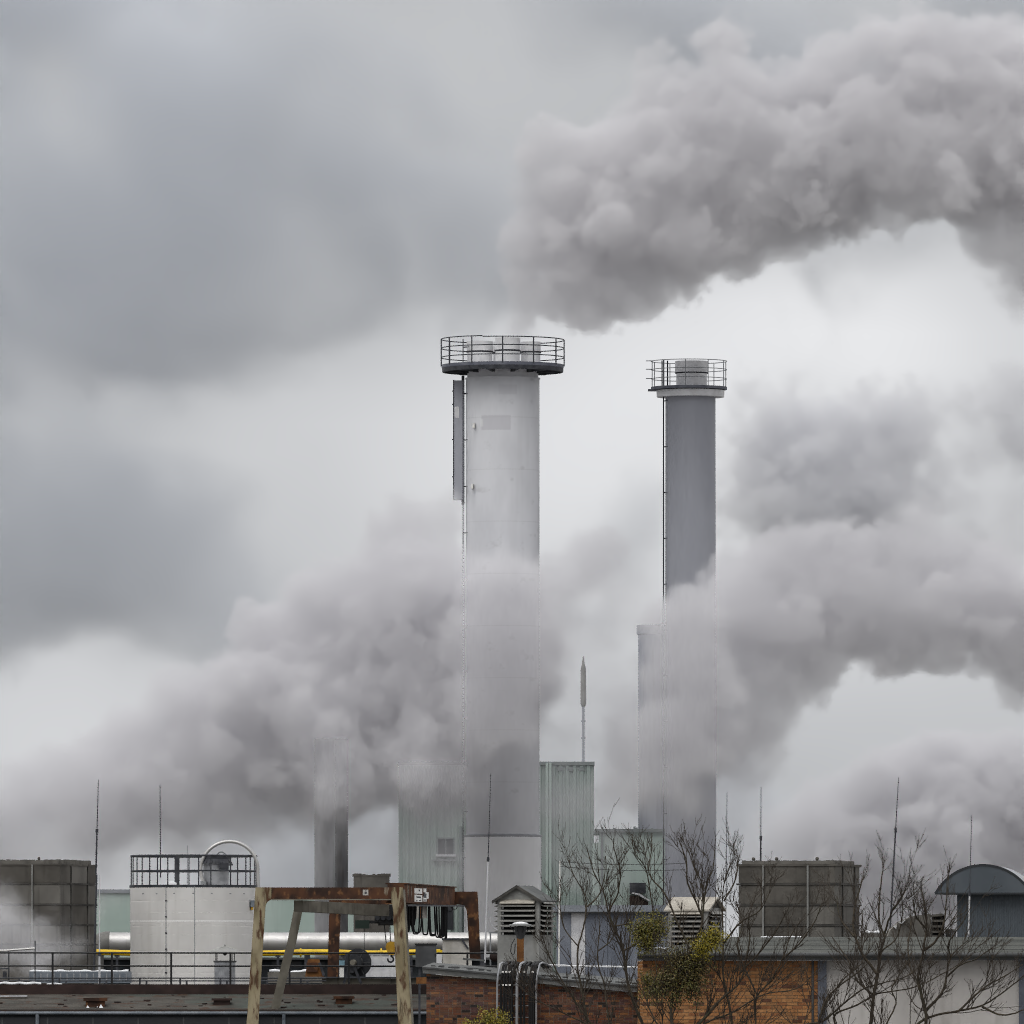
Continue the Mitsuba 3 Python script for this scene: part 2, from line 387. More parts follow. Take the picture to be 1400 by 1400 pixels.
Y3 = 430.0
C3 = thing('slate_chimney', 'short slate-grey chimney with a collar at its top, half hidden behind the plain grey one', 'chimney')
x, u3 = X(896, Y3), U(Y3)
add('shaft', lathe([(0, 0), (23.6 * u3, 0), (23.6 * u3, Z(867, Y3)), (0, Z(867, Y3))], x, Y3, 48), 'slate_chimney_paint', C3, 40)
add('collar', lathe([(23 * u3, Z(869, Y3)), (25.6 * u3, Z(867, Y3)), (25.6 * u3, Z(855, Y3)), (22 * u3, Z(855, Y3)), (22 * u3, Z(862, Y3)), (0, Z(862, Y3))], x, Y3, 48), 'slate_chimney_paint', C3, 40)

for nm, lab, px, rp, Ys, m in (('steel_stack', 'pale steel stack rising into the steam, left one of twin stacks behind the crane', 444, 14.2, 404, 'stack_steel'),
                               ('dark_stack', 'dark streaked stack beside the pale steel stack behind the rusty crane', 466.5, 9.3, 406, 'dark_stack_steel')):
    s = thing(nm, lab, 'stack')
    us = U(Ys)
    add('shaft', lathe([(0, 0), (rp * us, 0), (rp * us, Z(1010, Ys)), (rp * us * .9, Z(1010, Ys)), (rp * us * .9, Z(1030, Ys)), (0, Z(1030, Ys))], X(px, Ys), Ys, 40), m, s, 40)
    for zz in (1072, 1140, 1204):
        add('flange', lathe([(rp * us, Z(zz + 1.5, Ys)), (rp * us * 1.06, Z(zz + 1.5, Ys)), (rp * us * 1.06, Z(zz, Ys)), (rp * us, Z(zz, Ys))], X(px, Ys), Ys, 40), m, s)


# ------------------------------------------------------------------ green buildings behind
def corrugated(x0, x1, Y, z0, z1, pitch=.16, depth=.035):
    k = int((x1 - x0) / pitch)
    xs, ys = [], []
    for i in range(k):
        b = x0 + (x1 - x0) * i / k
        w = (x1 - x0) / k
        xs += [b, b + w * .45, b + w * .55, b + w * .9]
        ys += [Y, Y, Y + depth, Y + depth]
    xs.append(x1); ys.append(Y)
    top = np.stack([xs, ys, np.full(len(xs), z1)], 1)
    bot = np.stack([xs, ys, np.full(len(xs), z0)], 1)
    v = np.vstack([bot, top])
    n = len(xs)
    f = []
    for i in range(n - 1):
        f += [[i, i + 1, n + i + 1], [i, n + i + 1, n + i]]
    return trimesh.Trimesh(v, f, process=False)


Yg = 425.0
g = thing('green_tower_block', 'tall windowless block in ribbed green cladding behind the tallest chimney', 'building')
add('wall', [corrugated(X(545, Yg), X(812, Yg), Yg, 0, Z(1045, Yg), .30, .07), B(X(545.3, Yg), X(811.7, Yg), Yg + .08, Yg + 11, 0, Z(1045, Yg))], 'tower_green', g)
add('parapet', [B(X(544, Yg), X(813, Yg), Yg - .08, Yg + 11.1, Z(1046, Yg), Z(1041.5, Yg))], 'tower_trim', g)
w = add('window', bpx(599, 620, 1147, 1168, Yg - .03, Yg + .05), 'window_dark', g)
add('frame', [bpx(597.5, 599, 1145, 1170, Yg - .09, Yg), bpx(620, 621.5, 1145, 1170, Yg - .09, Yg), bpx(597.5, 621.5, 1145, 1147, Yg - .09, Yg), bpx(609, 610, 1147, 1168, Yg - .06, Yg - .03)], 'tower_trim', w)
add('sill', bpx(596, 623, 1168, 1171, Yg - .25, Yg), 'shed_white', w)
add('ledge', bpx(590, 624, 1175, 1177, Yg - .2, Yg - .002), 'tower_trim', g)
add('hatch', bpx(611, 619.5, 1239, 1271, Yg - .05, Yg + .02), 'window_dark', g)
for px in (748, 752.5):
    add('downpipe', bar(P(px, 1043, Yg - .16), [X(px, Yg), Yg - .16, 2], .06), 'hall_green', g)
for px, y0 in ((640.5, 1040), (630, 1130)):
    add('cable_duct', bar(P(px, y0, Yg - .16), [X(px, Yg), Yg - .16, 2], .07), 'tower_trim', g)
for px in (766, 780, 795):
    add('stain_vent', bpx(px - 4, px + 4, 1049, 1054, Yg - .06, Yg - .002), 'tower_trim', g)

ms = thing('antenna_mast', 'thin mast with a fat cylindrical antenna on top, standing on the green tower block', 'antenna')
Ym = Yg + 3
x = X(797.5, Ym)
add('pole', bar([x, Ym, Z(1045, Ym) - .1], [x, Ym, Z(963, Ym)], .06, 10), 'grey_chimney_paint', ms)
add('radome', lathe([(0, Z(967, Ym)), (.08, Z(966, Ym)), (.125, Z(962, Ym)), (.115, Z(914, Ym)), (.06, Z(908, Ym)), (.03, Z(899, Ym)), (0, Z(897, Ym))], x, Ym, 20), 'vent_grey', ms, 40)
add('collar', [lathe([(0, Z(z_ + 2, Ym)), (.1, Z(z_ + 2, Ym)), (.1, Z(z_, Ym)), (0, Z(z_, Ym))], x, Ym, 14) for z_ in (985, 1008)], 'grey_chimney_paint', ms)

Yh = 414.0
h = thing('pale_green_hall', 'pale green hall with a dark roof edge, right of the green tower block', 'building')
add('wall', B(X(821, Yh), X(962, Yh), Yh, Yh + 9, 0, Z(1136, Yh)), 'hall_green', h)
add('corner_bay', B(X(812.5, Yh), X(821, Yh), Yh - .05, Yh + 9, 0, Z(1152, Yh)), 'hall_green', h)
add('corner_post', B(X(821.5, Yh), X(824.5, Yh), Yh - .1, Yh, 0, Z(1138, Yh)), 'tower_trim', h)
add('roof_edge', B(X(813, Yh), X(964, Yh), Yh - .2, Yh + 9.2, Z(1138, Yh), Z(1133.5, Yh)), 'tower_trim', h)
for px, q in ((822, 3), (838, 1.5), (866, 3.5), (869, 2), (890, 1.5)):
    add('roof_stub', bpx(px, px + 3, 1133.6 - q, 1133.6, Yh + .3, Yh + .6), 'tower_trim', h)
e_ = thing('exhaust_hood', 'dark sooty exhaust box sticking out of the pale green hall above the bluish shed', 'vent')
add('box', bpx(861, 883, 1207, 1221, Yh - 1.0, Yh - .005), 'dark_steel', e_)
add('flap', ppx([(861, 1224), (874, 1226), (886, 1233), (886, 1237), (861, 1237)], Yh - .9, Yh - .01), 'maroon_fascia', e_)
add('lip', ppx([(863, 1221.5), (873, 1224), (887, 1232), (889, 1231), (875, 1222), (865, 1220)], Yh - 1.1, Yh - .1), 'shed_white', e_)

Yf = 450.0
h = thing('far_green_hall', 'long low pale green hall behind the silver pipe, seen past the white tank', 'building')
add('wall', B(X(60, Yf), X(640, Yf), Yf, Yf + 14, 0, Z(1220, Yf)), 'hall_green', h)
add('roof_edge', B(X(59, Yf), X(641, Yf), Yf - .15, Yf + 14.1, Z(1221, Yf), Z(1216, Yf)), 'shed_roof_edge', h)

Yd = 362.0
d = thing('fan_drum', 'round dark concrete drum with a ragged rim behind the rusty crane', 'cooling fan')
x, ud = X(508, Yd), U(Yd)
add('drum', lathe([(0, 6), (24.6 * ud, 6), (24.6 * ud, Z(1198, Yd)), (22 * ud, Z(1198, Yd)), (22 * ud, Z(1206, Yd)), (0, Z(1206, Yd))], x, Yd, 40), 'concrete', d, 40)
rim = []
for k in range(44):
    a = k / 44 * 2 * math.pi
    hh = (.05 + .07 * rng.random())
    m = B(-.045, .045, -.05, .05, 0, hh)
    m.apply_transform(trimesh.transformations.rotation_matrix(a + math.pi / 2, [0, 0, 1]))
    m.apply_translation([x + 24.4 * ud * math.cos(a), Yd + 24.4 * ud * math.sin(a), Z(1198.5, Yd)])
    rim.append(m)
add('ragged_rim', rim, 'concrete', d, kind='stuff')
add('plinth', B(x - .6, x + .6, Yd - .6, Yd + .6, 0, 6), 'concrete', d)

# ------------------------------------------------------------------ pipes
Yp = 350.0
p_ = thing('silver_pipe', 'long fat silver insulated pipe lying across the yard behind the white tank', 'pipe')
rp, zc = 13.2 * U(Yp), Z(1288, Yp)


def xcyl(x0, x1, y, z, r, n=32): return tube([[x0, y, z], [x1, y, z]], r, n)


xs = np.arange(146, 706, 27.5)
for a, b in zip(xs[:-1], xs[1:]):
    add('jacket_section', xcyl(X(a, Yp), X(b, Yp) - .012, Yp, zc + rng.normal() * .004, rp * (1 + rng.normal() * .004)), 'pipe_silver', p_, 40)
for a in xs[1:-1]:
    add('joint_band', xcyl(X(a, Yp) - .03, X(a, Yp) + .018, Yp, zc, rp * 1.022), 'pipe_band', p_, 40)
a = np.linspace(0, math.pi / 2, 9)
re = .42
el = np.stack([X(148, Yp) - .55 * np.sin(a), np.full(9, Yp), zc - .55 + .55 * np.cos(a)], 1)
add('elbow', tube(np.vstack([[X(150, Yp), Yp, zc], el, [el[-1, 0], Yp, 8]]), rp * 1.12, 28), 'pipe_dull', p_, 40)
for px in (215, 330, 420, 560, 660):
    add('support', [B(X(px, Yp) - .1, X(px, Yp) + .1, Yp - .2, Yp + .2, 0, zc - rp * .9)], 'dark_steel', p_)
Yy = 345.0
q_ = thing('yellow_gas_pipe', 'thin bright yellow gas pipe running below the silver pipe', 'pipe')
ry, zy = 3.9 * U(Yy), Z(1302.5, Yy)
add('pipe', tube([[X(t, Yy), Yy, zy - .022 * math.sin(t * .04)] for t in range(122, 604, 12)], ry, 12), 'yellow_paint', q_, 40)
for px in (160, 380, 470, 585):
    add('support', [B(X(px, Yy) - .04, X(px, Yy) + .04, Yy - .04, Yy + .04, 0, zy - ry), B(X(px, Yy) - .09, X(px, Yy) + .09, Yy - .08, Yy + .08, zy - ry - .05, zy - ry)], 'dark_steel', q_)
for px in (300, 410, 520):
    add('flange', xcyl(X(px, Yy), X(px, Yy) + .06, Yy, zy, ry * 1.5, 14), 'yellow_paint', q_)

s = thing('low_dark_shed', 'low dark shed in the gap under the yellow gas pipe', 'shed')
Yl = 356.0
add('wall', B(X(112, Yl), X(700, Yl), Yl, Yl + 5, 0, Z(1311, Yl)), 'dark_wall', s)
add('roof', ppx([(110, 1309), (702, 1309), (702, 1312), (110, 1312)], Yl - .3, Yl + 5.2), 'zinc_dark', s)
for px in (128, 150, 196, 372, 398, 430):
    add('pane', bpx(px, px + 14, 1315, 1323, Yl - .03, Yl - .002), 'window_dark', s)
s = thing('pale_container', 'pale bluish container behind the black cable reel', 'container')
Yc = 340.0
add('body', bpx(500, 546, 1305, 1342, Yc, Yc + 3), 'shed_white', s)
add('top_rail', bpx(499, 547, 1303.5, 1306, Yc - .06, Yc + 3.05), 'galvanised', s)
for px in (508, 520, 532):
    add('rib', bpx(px, px + 1.5, 1306, 1342, Yc - .05, Yc - .002), 'shed_white', s)
s = thing('snowy_skylight', 'snow-topped ribbed skylight strip at the foot of the left concrete tower', 'skylight')
Yk = 314.0
add('frame', bpx(40, 178, 1328, 1344, Yk, Yk + 1.2), 'gutter_blue', s)
add('snow_cover', [tube([[X(t, Yk), Yk + .3, Z(1328.5 + .7 * math.sin(t * .21), Yk)] for t in range(40, 180, 5)], .05 + .012 * np.sin(np.arange(28) * 1.7), 7)], 'snow', s, True)
for px in range(46, 178, 9):
    add('glazing_bar', bpx(px, px + 1.6, 1331, 1340, Yk - .04, Yk - .002), 'galvanised', s)
s = thing('snowy_bench', 'strip of snow-covered rubble under the crane, left of its rear rusty leg', 'rubble')
add('base', bpx(366, 440, 1329, 1344, 318, 319), 'concrete_light', s)
add('snow_cover', [tube([[X(t, 318), 318.2, Z(1328.5 + 1.2 * math.sin(t * .13), 318)] for t in range(368, 440, 4)], .045 + .02 * np.sin(np.arange(18) * .9) ** 2, 7)], 'snow', s, True)

# ------------------------------------------------------------------ white tank
Yt = 330.0
ut = U(Yt)
t_ = thing('white_tank', 'big white cylindrical tank with a railing round its roof, left of the rusty crane', 'tank')
x, r = X(265, Yt), 87 * ut
ztop = Z(1212, Yt)
prof = [(0, 9), (r, 9)]
for zz in (1330, 1300, 1278, 1266, 1263, 1248, 1232):
    prof += [(r, Z(zz, Yt) - .012), (r - .012, Z(zz, Yt) - .006), (r - .012, Z(zz, Yt) + .006), (r, Z(zz, Yt) + .012)]
prof += [(r, ztop), (r - .2, ztop + .03), (0, ztop + .06)]
add('shell', lathe(prof, x, Yt, 72), 'tank_white', t_, 30)
add('trim_band', lathe([(r - .01, Z(1260.5, Yt)), (r + .015, Z(1260.5, Yt)), (r + .015, Z(1258.5, Yt)), (r - .01, Z(1258.5, Yt))], x, Yt, 72), 'tank_band', t_, 30)
add('roof_edge', lathe([(r - .05, ztop - .05), (r + .03, ztop - .05), (r + .03, ztop + .04), (r - .05, ztop + .04)], x, Yt, 72), 'dark_steel', t_, 30)
for px in (230, 269):
    a = -math.acos((X(px, Yt) - x) / r)
    xx, yy = x + (r + .02) * math.cos(a), Yt + (r + .02) * math.sin(a)
    c = add('conductor', bar([xx, yy, 9.4], [xx, yy, ztop], .013, 5), 'rail_grey', t_)
    for zz in (1232, 1254, 1276, 1298, 1330)[:5 if px == 230 else 0]:
        add('clip', B(xx - .03, xx + .03, yy - .03, yy + .03, Z(zz, Yt) - .025, Z(zz, Yt) + .025), 'dark_steel', c)
for px in (198, 217, 241, 267, 292, 317, 335):
    a = -math.acos((X(px, Yt) - x) / r)
    add('lug', B(x + r * math.cos(a) - .03, x + r * math.cos(a) + .03, Yt + r * math.sin(a) - .03, Yt + r * math.sin(a) + .01, Z(1223, Yt), Z(1221.5, Yt)), 'rail_grey', t_)
for i, hz in enumerate((1170.5, 1191)):
    add('rail', ring(x, Yt, Z(hz, Yt), r - .03, .034 if i == 0 else .026, 56), 'dark_steel', t_)
for k in range(18):
    a = k / 18 * 2 * math.pi + .13
    xx, yy = x + (r - .03) * math.cos(a), Yt + (r - .03) * math.sin(a)
    add('railing_post', bar([xx, yy, ztop - .12], [xx, yy, Z(1170, Yt)], .022, 5), 'dark_steel', t_)
add('vent_post', bar(P(242, 1210, Yt - .6), P(242, 1172, Yt - .6), .085, 8), 'dark_steel', t_)
add('snow_heap', trimesh.creation.icosphere(2, .13).apply_transform(np.diag([1.5, 1, .8, 1])).apply_translation(P(234, 1209, Yt - 1.6)), 'snow', t_, True)
# filter drum on the tank
Yv = Yt - .6
v_ = thing('filter_drum', 'small grey filter drum with a ragged collar and ring handle on the white tank', 'filter')
xv, uv_ = X(295.5, Yv), U(Yv)
add('body', lathe([(0, ztop), (17 * uv_, ztop), (17.5 * uv_, Z(1192, Yv)), (17.8 * uv_, Z(1180, Yv)), (0, Z(1178, Yv))], xv, Yv, 36), 'galvanised', v_, 40)
sk = []
for k in range(30):
    a = k / 30 * 2 * math.pi
    L = .13 + .14 * rng.random()
    p0 = np.array([xv + 17 * uv_ * math.cos(a), Yv + 17 * uv_ * math.sin(a), Z(1173, Yv)])
    p1 = p0 + np.array([math.cos(a) * .14, math.sin(a) * .14, -L])
    sk.append(beam(p0, p1, .10, .02))
sk.append(lathe([(0, Z(1175, Yv)), (19 * uv_, Z(1174.5, Yv)), (19 * uv_, Z(1171, Yv)), (0, Z(1170, Yv))], xv, Yv, 30))
add('ragged_collar', sk, 'dark_steel', v_)
a = np.linspace(-.3, math.pi + .3, 16)
add('handle', tube(np.stack([X(303, Yv) + 6 * uv_ * np.cos(a), 0 * a + Yv - .3, Z(1171, Yv) + 6 * uv_ * np.sin(a)], 1), .022, 6), 'rail_grey', v_)
add('motor_box', bpx(300, 312, 1180, 1189, Yv - .62, Yv - .35), 'dark_steel', v_)
a = np.linspace(-.12, math.pi + .45, 36)
ar = thing('bent_pipe', 'thin bright pipe bent in a half circle over the white tank', 'pipe')
c0 = P(313.5, 1189, Yt - .9)
pts = np.stack([c0[0] + 39 * ut * np.cos(a), 0 * a + c0[1], c0[2] + 38.5 * ut * np.sin(a)], 1)
pts = np.vstack([[pts[0, 0] + .04, pts[0, 1], ztop - .4], pts])
add('pipe', tube(pts, .058, 10), 'pipe_silver', ar, 40)
add('bracket', [B(pts[-1, 0] - .1, pts[-1, 0] + .1, Yt - 1.2, Yt - .8, pts[-1, 2] - .4, pts[-1, 2] + .02)], 'rail_grey', ar)
lb = thing('wall_lamp', 'small dark lamp box on the white tank, just left of the crane leg', 'lamp')
ax = P(346, 1235, Yt)
yl = Yt - math.sqrt(max(.01, r * r - (ax[0] - x) ** 2))
add('housing', bpx(342.5, 348, 1231, 1240, yl - .25, yl + .25), 'gutter_blue', lb)
add('bracket', bpx(343.5, 346, 1240, 1244, yl - .2, yl + .2), 'hook_yellow', lb)


# ------------------------------------------------------------------ concrete cooling towers
def cooling_tower(lab, pxc, Y, front_px, side_px, top, rows, bottom, vert_f, vert_s, pipes):
    k = thing('concrete_cooling_tower', lab, 'cooling tower')
    u = U(Y)
    th = math.atan(side_px / front_px) if front_px < 135 else math.radians(17)
    wf, ws = front_px * u / math.cos(th), side_px * u / math.sin(th)
    x0 = X(pxc, Y)
    deg = -math.degrees(th)
    zb = Z(bottom, Y)
    edges = [Z(v, Y) for v in rows] + [zb]

    def put(nm, m, mt, **lab_): return add(nm, turn(m, deg, x0, Y), mt, k, **lab_)
    put('core', B(x0 - wf + .05, x0 - .05, Y + .05, Y + ws - .05, zb, edges[0]), 'rib_dark')
    vf = [0] + [v * wf for v in vert_f] + [wf]
    vs = [0] + [v * ws for v in vert_s] + [ws]
    for i in range(len(edges) - 1):
        z1, z0 = edges[i] - .03, edges[i + 1] + .03
        for a, b in zip(vf[:-1], vf[1:]):
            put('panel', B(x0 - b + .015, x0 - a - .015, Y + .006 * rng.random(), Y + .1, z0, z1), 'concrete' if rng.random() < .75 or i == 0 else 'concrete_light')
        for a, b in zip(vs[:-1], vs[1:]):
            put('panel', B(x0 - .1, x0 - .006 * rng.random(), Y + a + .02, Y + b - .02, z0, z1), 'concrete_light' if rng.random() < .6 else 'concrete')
    for i, z in enumerate(edges[:-1]):
        hgt = .045 if i else .06
        put('rib', [B(x0 - wf - .04, x0 + .045, Y - .045, Y + .09, z - hgt / 2, z + hgt / 2), B(x0 - .09, x0 + .045, Y + .09, Y + ws + .04, z - hgt / 2, z + hgt / 2)], 'rib_dark' if i != 0 else 'concrete')
    for v in vs[1:-1]:
        put('upright', B(x0 - .02, x0 + .035, Y + v - .03, Y + v + .03, zb, edges[0] - .035), 'rib_dark')
    for v in pipes:
        put('upright', bar([x0 - v * wf, Y - .07, zb], [x0 - v * wf, Y - .07, edges[0]], .026, 6), 'vent_grey')
    # the fan deck's uneven rim
    rim = []
    zt = edges[0] + .03
    hh = Z(top, Y) - zt
    for j in range(40):
        a0, a1 = j / 40, (j + 1.15) / 40
        e = hh * (.85 + .35 * rng.random())
        rim.append(B(x0 - wf * .97 + wf * .94 * a0, x0 - wf * .97 + wf * .94 * min(a1, 1), Y + .1 + .03 * rng.random(), Y + .25, zt - .01, zt + e))
        rim.append(B(x0 - .25, x0 - .1 - .03 * rng.random(), Y + .26 + (ws - .4) * a0, Y + .26 + (ws - .4) * min(a1, 1), zt - .01, zt + e))
    put('rubble_rim', rim, 'concrete_light', kind='stuff')
    for v in (.2, .62, .86):
        m = trimesh.creation.icosphere(1, .05)
        m.apply_translation([x0 - wf * v, Y + .2, zt + hh + .05])
        put('rim_stone', m, 'concrete')
    return k


cooling_tower('brown concrete cooling tower with two pale pipes, on the roof behind the orange bricks', 1141, 256, 131, 39, 1176.5, (1182.5, 1208.5, 1237, 1265), 1296, (.27, .733), (.3, .78), (.27, .733))
cooling_tower('grey-brown concrete cooling tower with steam drifting over it at the left edge of the picture', 82, 326, 160, 43, 1175.5, (1182, 1208, 1236.5, 1264, 1291), 1346, (.24, .6), (.3, .76), (.235,))


# ------------------------------------------------------------------ the long workshop on the left
Yw, Yr = 293.0, 297.0
W = thing('long_workshop', 'long dark workshop with a felt lean-to roof and blue-grey gutter along the lower left', 'building')
x0, x1 = X(-120, Yr), X(590, Yr)
zr = Z(1346.5, Yr)
add('flat_roof', B(x0, x1, Yr, 352, zr - .3, zr), 'felt_roof', W)
add('fascia', B(x0 - .02, x1 + .02, Yr - .12, Yr - .003, Z(1361, Yr), zr + .02), 'maroon_fascia', W)
v = np.array([[X(-120, Yw), Yw - .1, Z(1381, Yw)], [X(600, Yw), Yw - .1, Z(1381, Yw)], [x1 + .2, Yr - .05, Z(1359, Yr)], [x0, Yr - .05, Z(1359, Yr)]])
v = np.vstack([v, v - [0, 0, .12]])
add('lean_to_roof', (v, [[0, 1, 2, 3], [7, 6, 5, 4], [0, 4, 5, 1], [1, 5, 6, 2], [2, 6, 7, 3], [3, 7, 4, 0]]), 'lean_to_felt', W)
add('eave_board', B(X(-120, Yw), X(600, Yw), Yw - .1, Yw - .04, Z(1384.5, Yw), Z(1380.2, Yw)), 'maroon_fascia', W)
add('gutter', tube([[X(-120, Yw), Yw - .17, Z(1385, Yw)], [X(596, Yw), Yw - .17, Z(1385, Yw)]], .045, 10), 'gutter_blue', W, 40)
add('wall', B(X(-120, Yw), X(600, Yw), Yw, 352, 0, Z(1387, Yw)), 'dark_wall', W)
for px in (51, 388):
    add('downpipe', [tube([P(px, 1386, Yw - .15), P(px, 1392, Yw - .13), P(px, 1394, Yw - .1), [X(px, Yw), Yw - .1, 2]], .055, 8)], 'gutter_blue', W, 40)
add('window_band', B(X(-100, Yw), X(560, Yw), Yw - .02, Yw - .003, Z(1412, Yw), Z(1391, Yw)), 'window_dark', W)
for px in range(-60, 580, 62):
    if px not in (51, 388):
        add('glazing_bar', bpx(px, px + 2, 1391, 1412, Yw - .05, Yw - .02), 'zinc_dark', W)


def roof_z(Y): return Z(1381, Yw) + (Z(1359, Yr) - Z(1381, Yw)) * (Y - (Yw - .1)) / (Yr - Yw + .05)


def roof_vent(px, Yv, w, hgt, lab, m='rust'):
    k = thing('roof_vent', lab, 'roof vent')
    x, z = X(px, Yv), roof_z(Yv)
    add('box', B(x - w * .4, x + w * .4, Yv, Yv + .5, z - .1, z + hgt * .65), m, k)
    add('lid', B(x - w / 2, x + w / 2, Yv - .08, Yv + .58, z + hgt * .65, z + hgt), m, k)


roof_vent(130, 293.7, .7, .27, 'rusty box vent with snow at its foot, on the lean-to roof at far left', 'rust')
roof_vent(303, 294.2, .6, .2, 'low dark box vent on the lean-to roof below the cowl with the conical hat', 'maroon_fascia')
roof_vent(470, 294.4, .62, .24, 'rust-brown box vent on the lean-to roof between the crane legs', 'rust')
sn = thing('snow_patch', 'pair of small snow heaps beside the rusty box vent on the lean-to roof', 'snow')
hp = []
for px, sx in ((120, .055), (138, .075), (133, .04)):
    m = trimesh.creation.cone(sx, sx * 1.5, sections=8)
    m.apply_translation([X(px, 293.5), 293.5, roof_z(293.5) - .01])
    hp.append(m)
add('heap', hp, 'snow', sn)
pl = thing('plank', 'pale plank lying on the lean-to roof at the left edge', 'plank')
add('board', beam([X(-30, 295.9), 295.9, roof_z(295.9) + .05], [X(37, 295.9), 295.9, roof_z(295.9) + .07], .2, .05), 'shed_white', pl)
add('snow_ridge', tube([[X(t, 297.4), 297.4, zr + .04 + .02 * math.sin(t * .3)] for t in range(-20, 58, 4)], .03 + .03 * np.abs(np.sin(np.arange(20) * .55)), 6), 'snow', W, True)
add('snow_ridge', tube([[X(t, 297.4), 297.4, zr + .02] for t in range(64, 88, 3)], .02 + .025 * np.sin(np.arange(8) * .45), 6), 'snow', W, True)
db, dv = [], []
for k in range(46):
    px, yy = rng.uniform(-20, 575), rng.uniform(293.2, 296.6)
    s_ = rng.uniform(.02, .06)
    m = B(-s_ * 1.6, s_ * 1.6, -s_, s_, -.01, s_ * .7)
    m = turn(m, rng.uniform(0, 180), 0, 0)
    m.apply_translation([X(px, yy), yy, roof_z(yy)])
    db.append(m)
add('roof_debris', db, 'maroon_fascia', W, kind='stuff')
for yy, zz in ((300.0, 1337.3), (303.0, 1341)):
    cd = thing('roof_conduit', 'thin dark conduit laid along the left flat roof behind the railing, ' + ('upper one of two' if zz < 1340 else 'lower one of two'), 'conduit')
    add('line', bar([X(-40, yy), yy, Z(zz, yy)], [X(446, yy), yy, Z(zz, yy)], .02, 6), 'dark_steel', cd)
    for px in range(-30, 440, 55):
        add('foot', bpx(px + (yy - 300) * 3, px + 2.5 + (yy - 300) * 3, zz, 1347, yy - .03, yy + .03), 'dark_steel', cd)

Yq = 297.25
R_ = thing('roof_railing', 'long black two-bar railing along the edge of the left flat roof', 'railing')
for zz in (1302.6, 1320.5):
    add('rail', bar([X(-60, Yq), Yq, Z(zz, Yq)], [X(692, Yq), Yq, Z(zz + .6, Yq)], .026, 8), 'black_steel', R_)
for px in (-9, 72, 153, 234, 315, 396, 477, 558, 639):
    add('post', B(X(px, Yq) - .03, X(px, Yq) + .03, Yq - .03, Yq + .03, zr - .02, Z(1302, Yq)), 'black_steel', R_)
R2 = thing('silver_handrail', 'short bright silver handrail in front of the left concrete tower', 'handrail')
add('rail', tube([P(-20, 1300, 308), P(8, 1299.5, 308), P(48, 1296.5, 308)], .035, 8), 'pipe_silver', R2)
for px in (12, 48):
    add('post', bar(P(px, 1299 if px < 20 else 1286, 308), P(px, 1345, 308), .022), 'dark_steel', R2)
add('bracket', [bar(P(-20, 1325, 308), P(12, 1324, 308), .02), bpx(4, 9, 1328, 1338, 307.9, 308.1)], 'dark_steel', R2)

Yc = 310.0
c_ = thing('vent_cowl', 'round grey roof vent under a flat conical hat, in front of the white tank', 'roof vent')
x, uc = X(307.5, Yc), U(Yc)
add('pipe', lathe([(0, zr - .02), (14.3 * uc, zr - .02), (14.3 * uc, Z(1314.5, Yc)), (12 * uc, Z(1314.5, Yc)), (12 * uc, Z(1320, Yc)), (0, Z(1320, Yc))], x, Yc, 32), 'galvanised', c_, 40)
add('pipe_rim', lathe([(14 * uc, Z(1316, Yc)), (16 * uc, Z(1315.5, Yc)), (16 * uc, Z(1313.6, Yc)), (13 * uc, Z(1313.4, Yc))], x, Yc, 32), 'zinc_dark', c_, 40)
add('hat', lathe([(0, Z(1302, Yc)), (25 * uc, Z(1303.2, Yc)), (25 * uc, Z(1302.3, Yc)), (6 * uc, Z(1295.3, Yc)), (1.3 * uc, Z(1293.8, Yc)), (1 * uc, Z(1292, Yc)), (0, Z(1291.5, Yc))], x, Yc, 40), 'vent_grey', c_, 40)
add('cone', lathe([(0, Z(1307, Yc)), (5 * uc, Z(1302.6, Yc)), (0, Z(1302.3, Yc))], x, Yc, 20), 'rib_dark', c_, 40)
for a in (.5, 2.64, 3.9, 5.5):
    xx, yy = x + 14.4 * uc * math.cos(a), Yc + 14.4 * uc * math.sin(a)
    add('stay', bar([xx, yy, Z(1316, Yc)], [xx, yy, Z(1302.6, Yc)], .018 if a < 3 else .014), 'dark_steel', c_)

# ------------------------------------------------------------------ the gantry crane
K = thing('gantry_crane', 'rusty old gantry crane on two splayed portals with looped black cables', 'crane')
Y1, Y2 = 291.3, 304.0


def arc(cx_, cy_, r_, a0, a1, n=7): return [(cx_ + r_ * math.cos(math.radians(t)), cy_ + r_ * math.sin(math.radians(t))) for t in np.linspace(a0, a1, n)]


D = .36
# front portal: legs, beam and haunches meet end to end
fl_ = ppx([(349.3, 1213), (371, 1213), (371, 1229.5)] + arc(373.5, 1240.5, 11, 270, 180)[1:] + [(354.5, 1372), (345, 1560), (326, 1560), (339, 1372)], Y1, Y1 + D)
add('leg', fl_, 'rusty_leg_paint', K)
fr_ = ppx([(535, 1213), (550.8, 1213), (562.3, 1390), (570, 1560), (553, 1560), (544, 1390), (537, 1240), (535, 1232)], Y1, Y1 + D)
add('leg', fr_, 'rusty_leg_paint', K)
add('portal_beam', ppx([(371.03, 1213.2), (534.97, 1213.2), (534.97, 1229), (371.03, 1229)], Y1 + .012, Y1 + D - .012), 'rust', K)
add('beam_flange', ppx([(371.1, 1229.03), (534.9, 1229.03), (534.9, 1230.6), (371.1, 1230.6)], Y1 - .05, Y1 + D + .05), 'old_grey_paint', K)
add('leg_flange', ppx([(551, 1216), (553.5, 1216), (565, 1390), (573, 1560), (570.2, 1560), (562.5, 1390)], Y1 - .03, Y1 + D + .04), 'old_grey_paint', K)
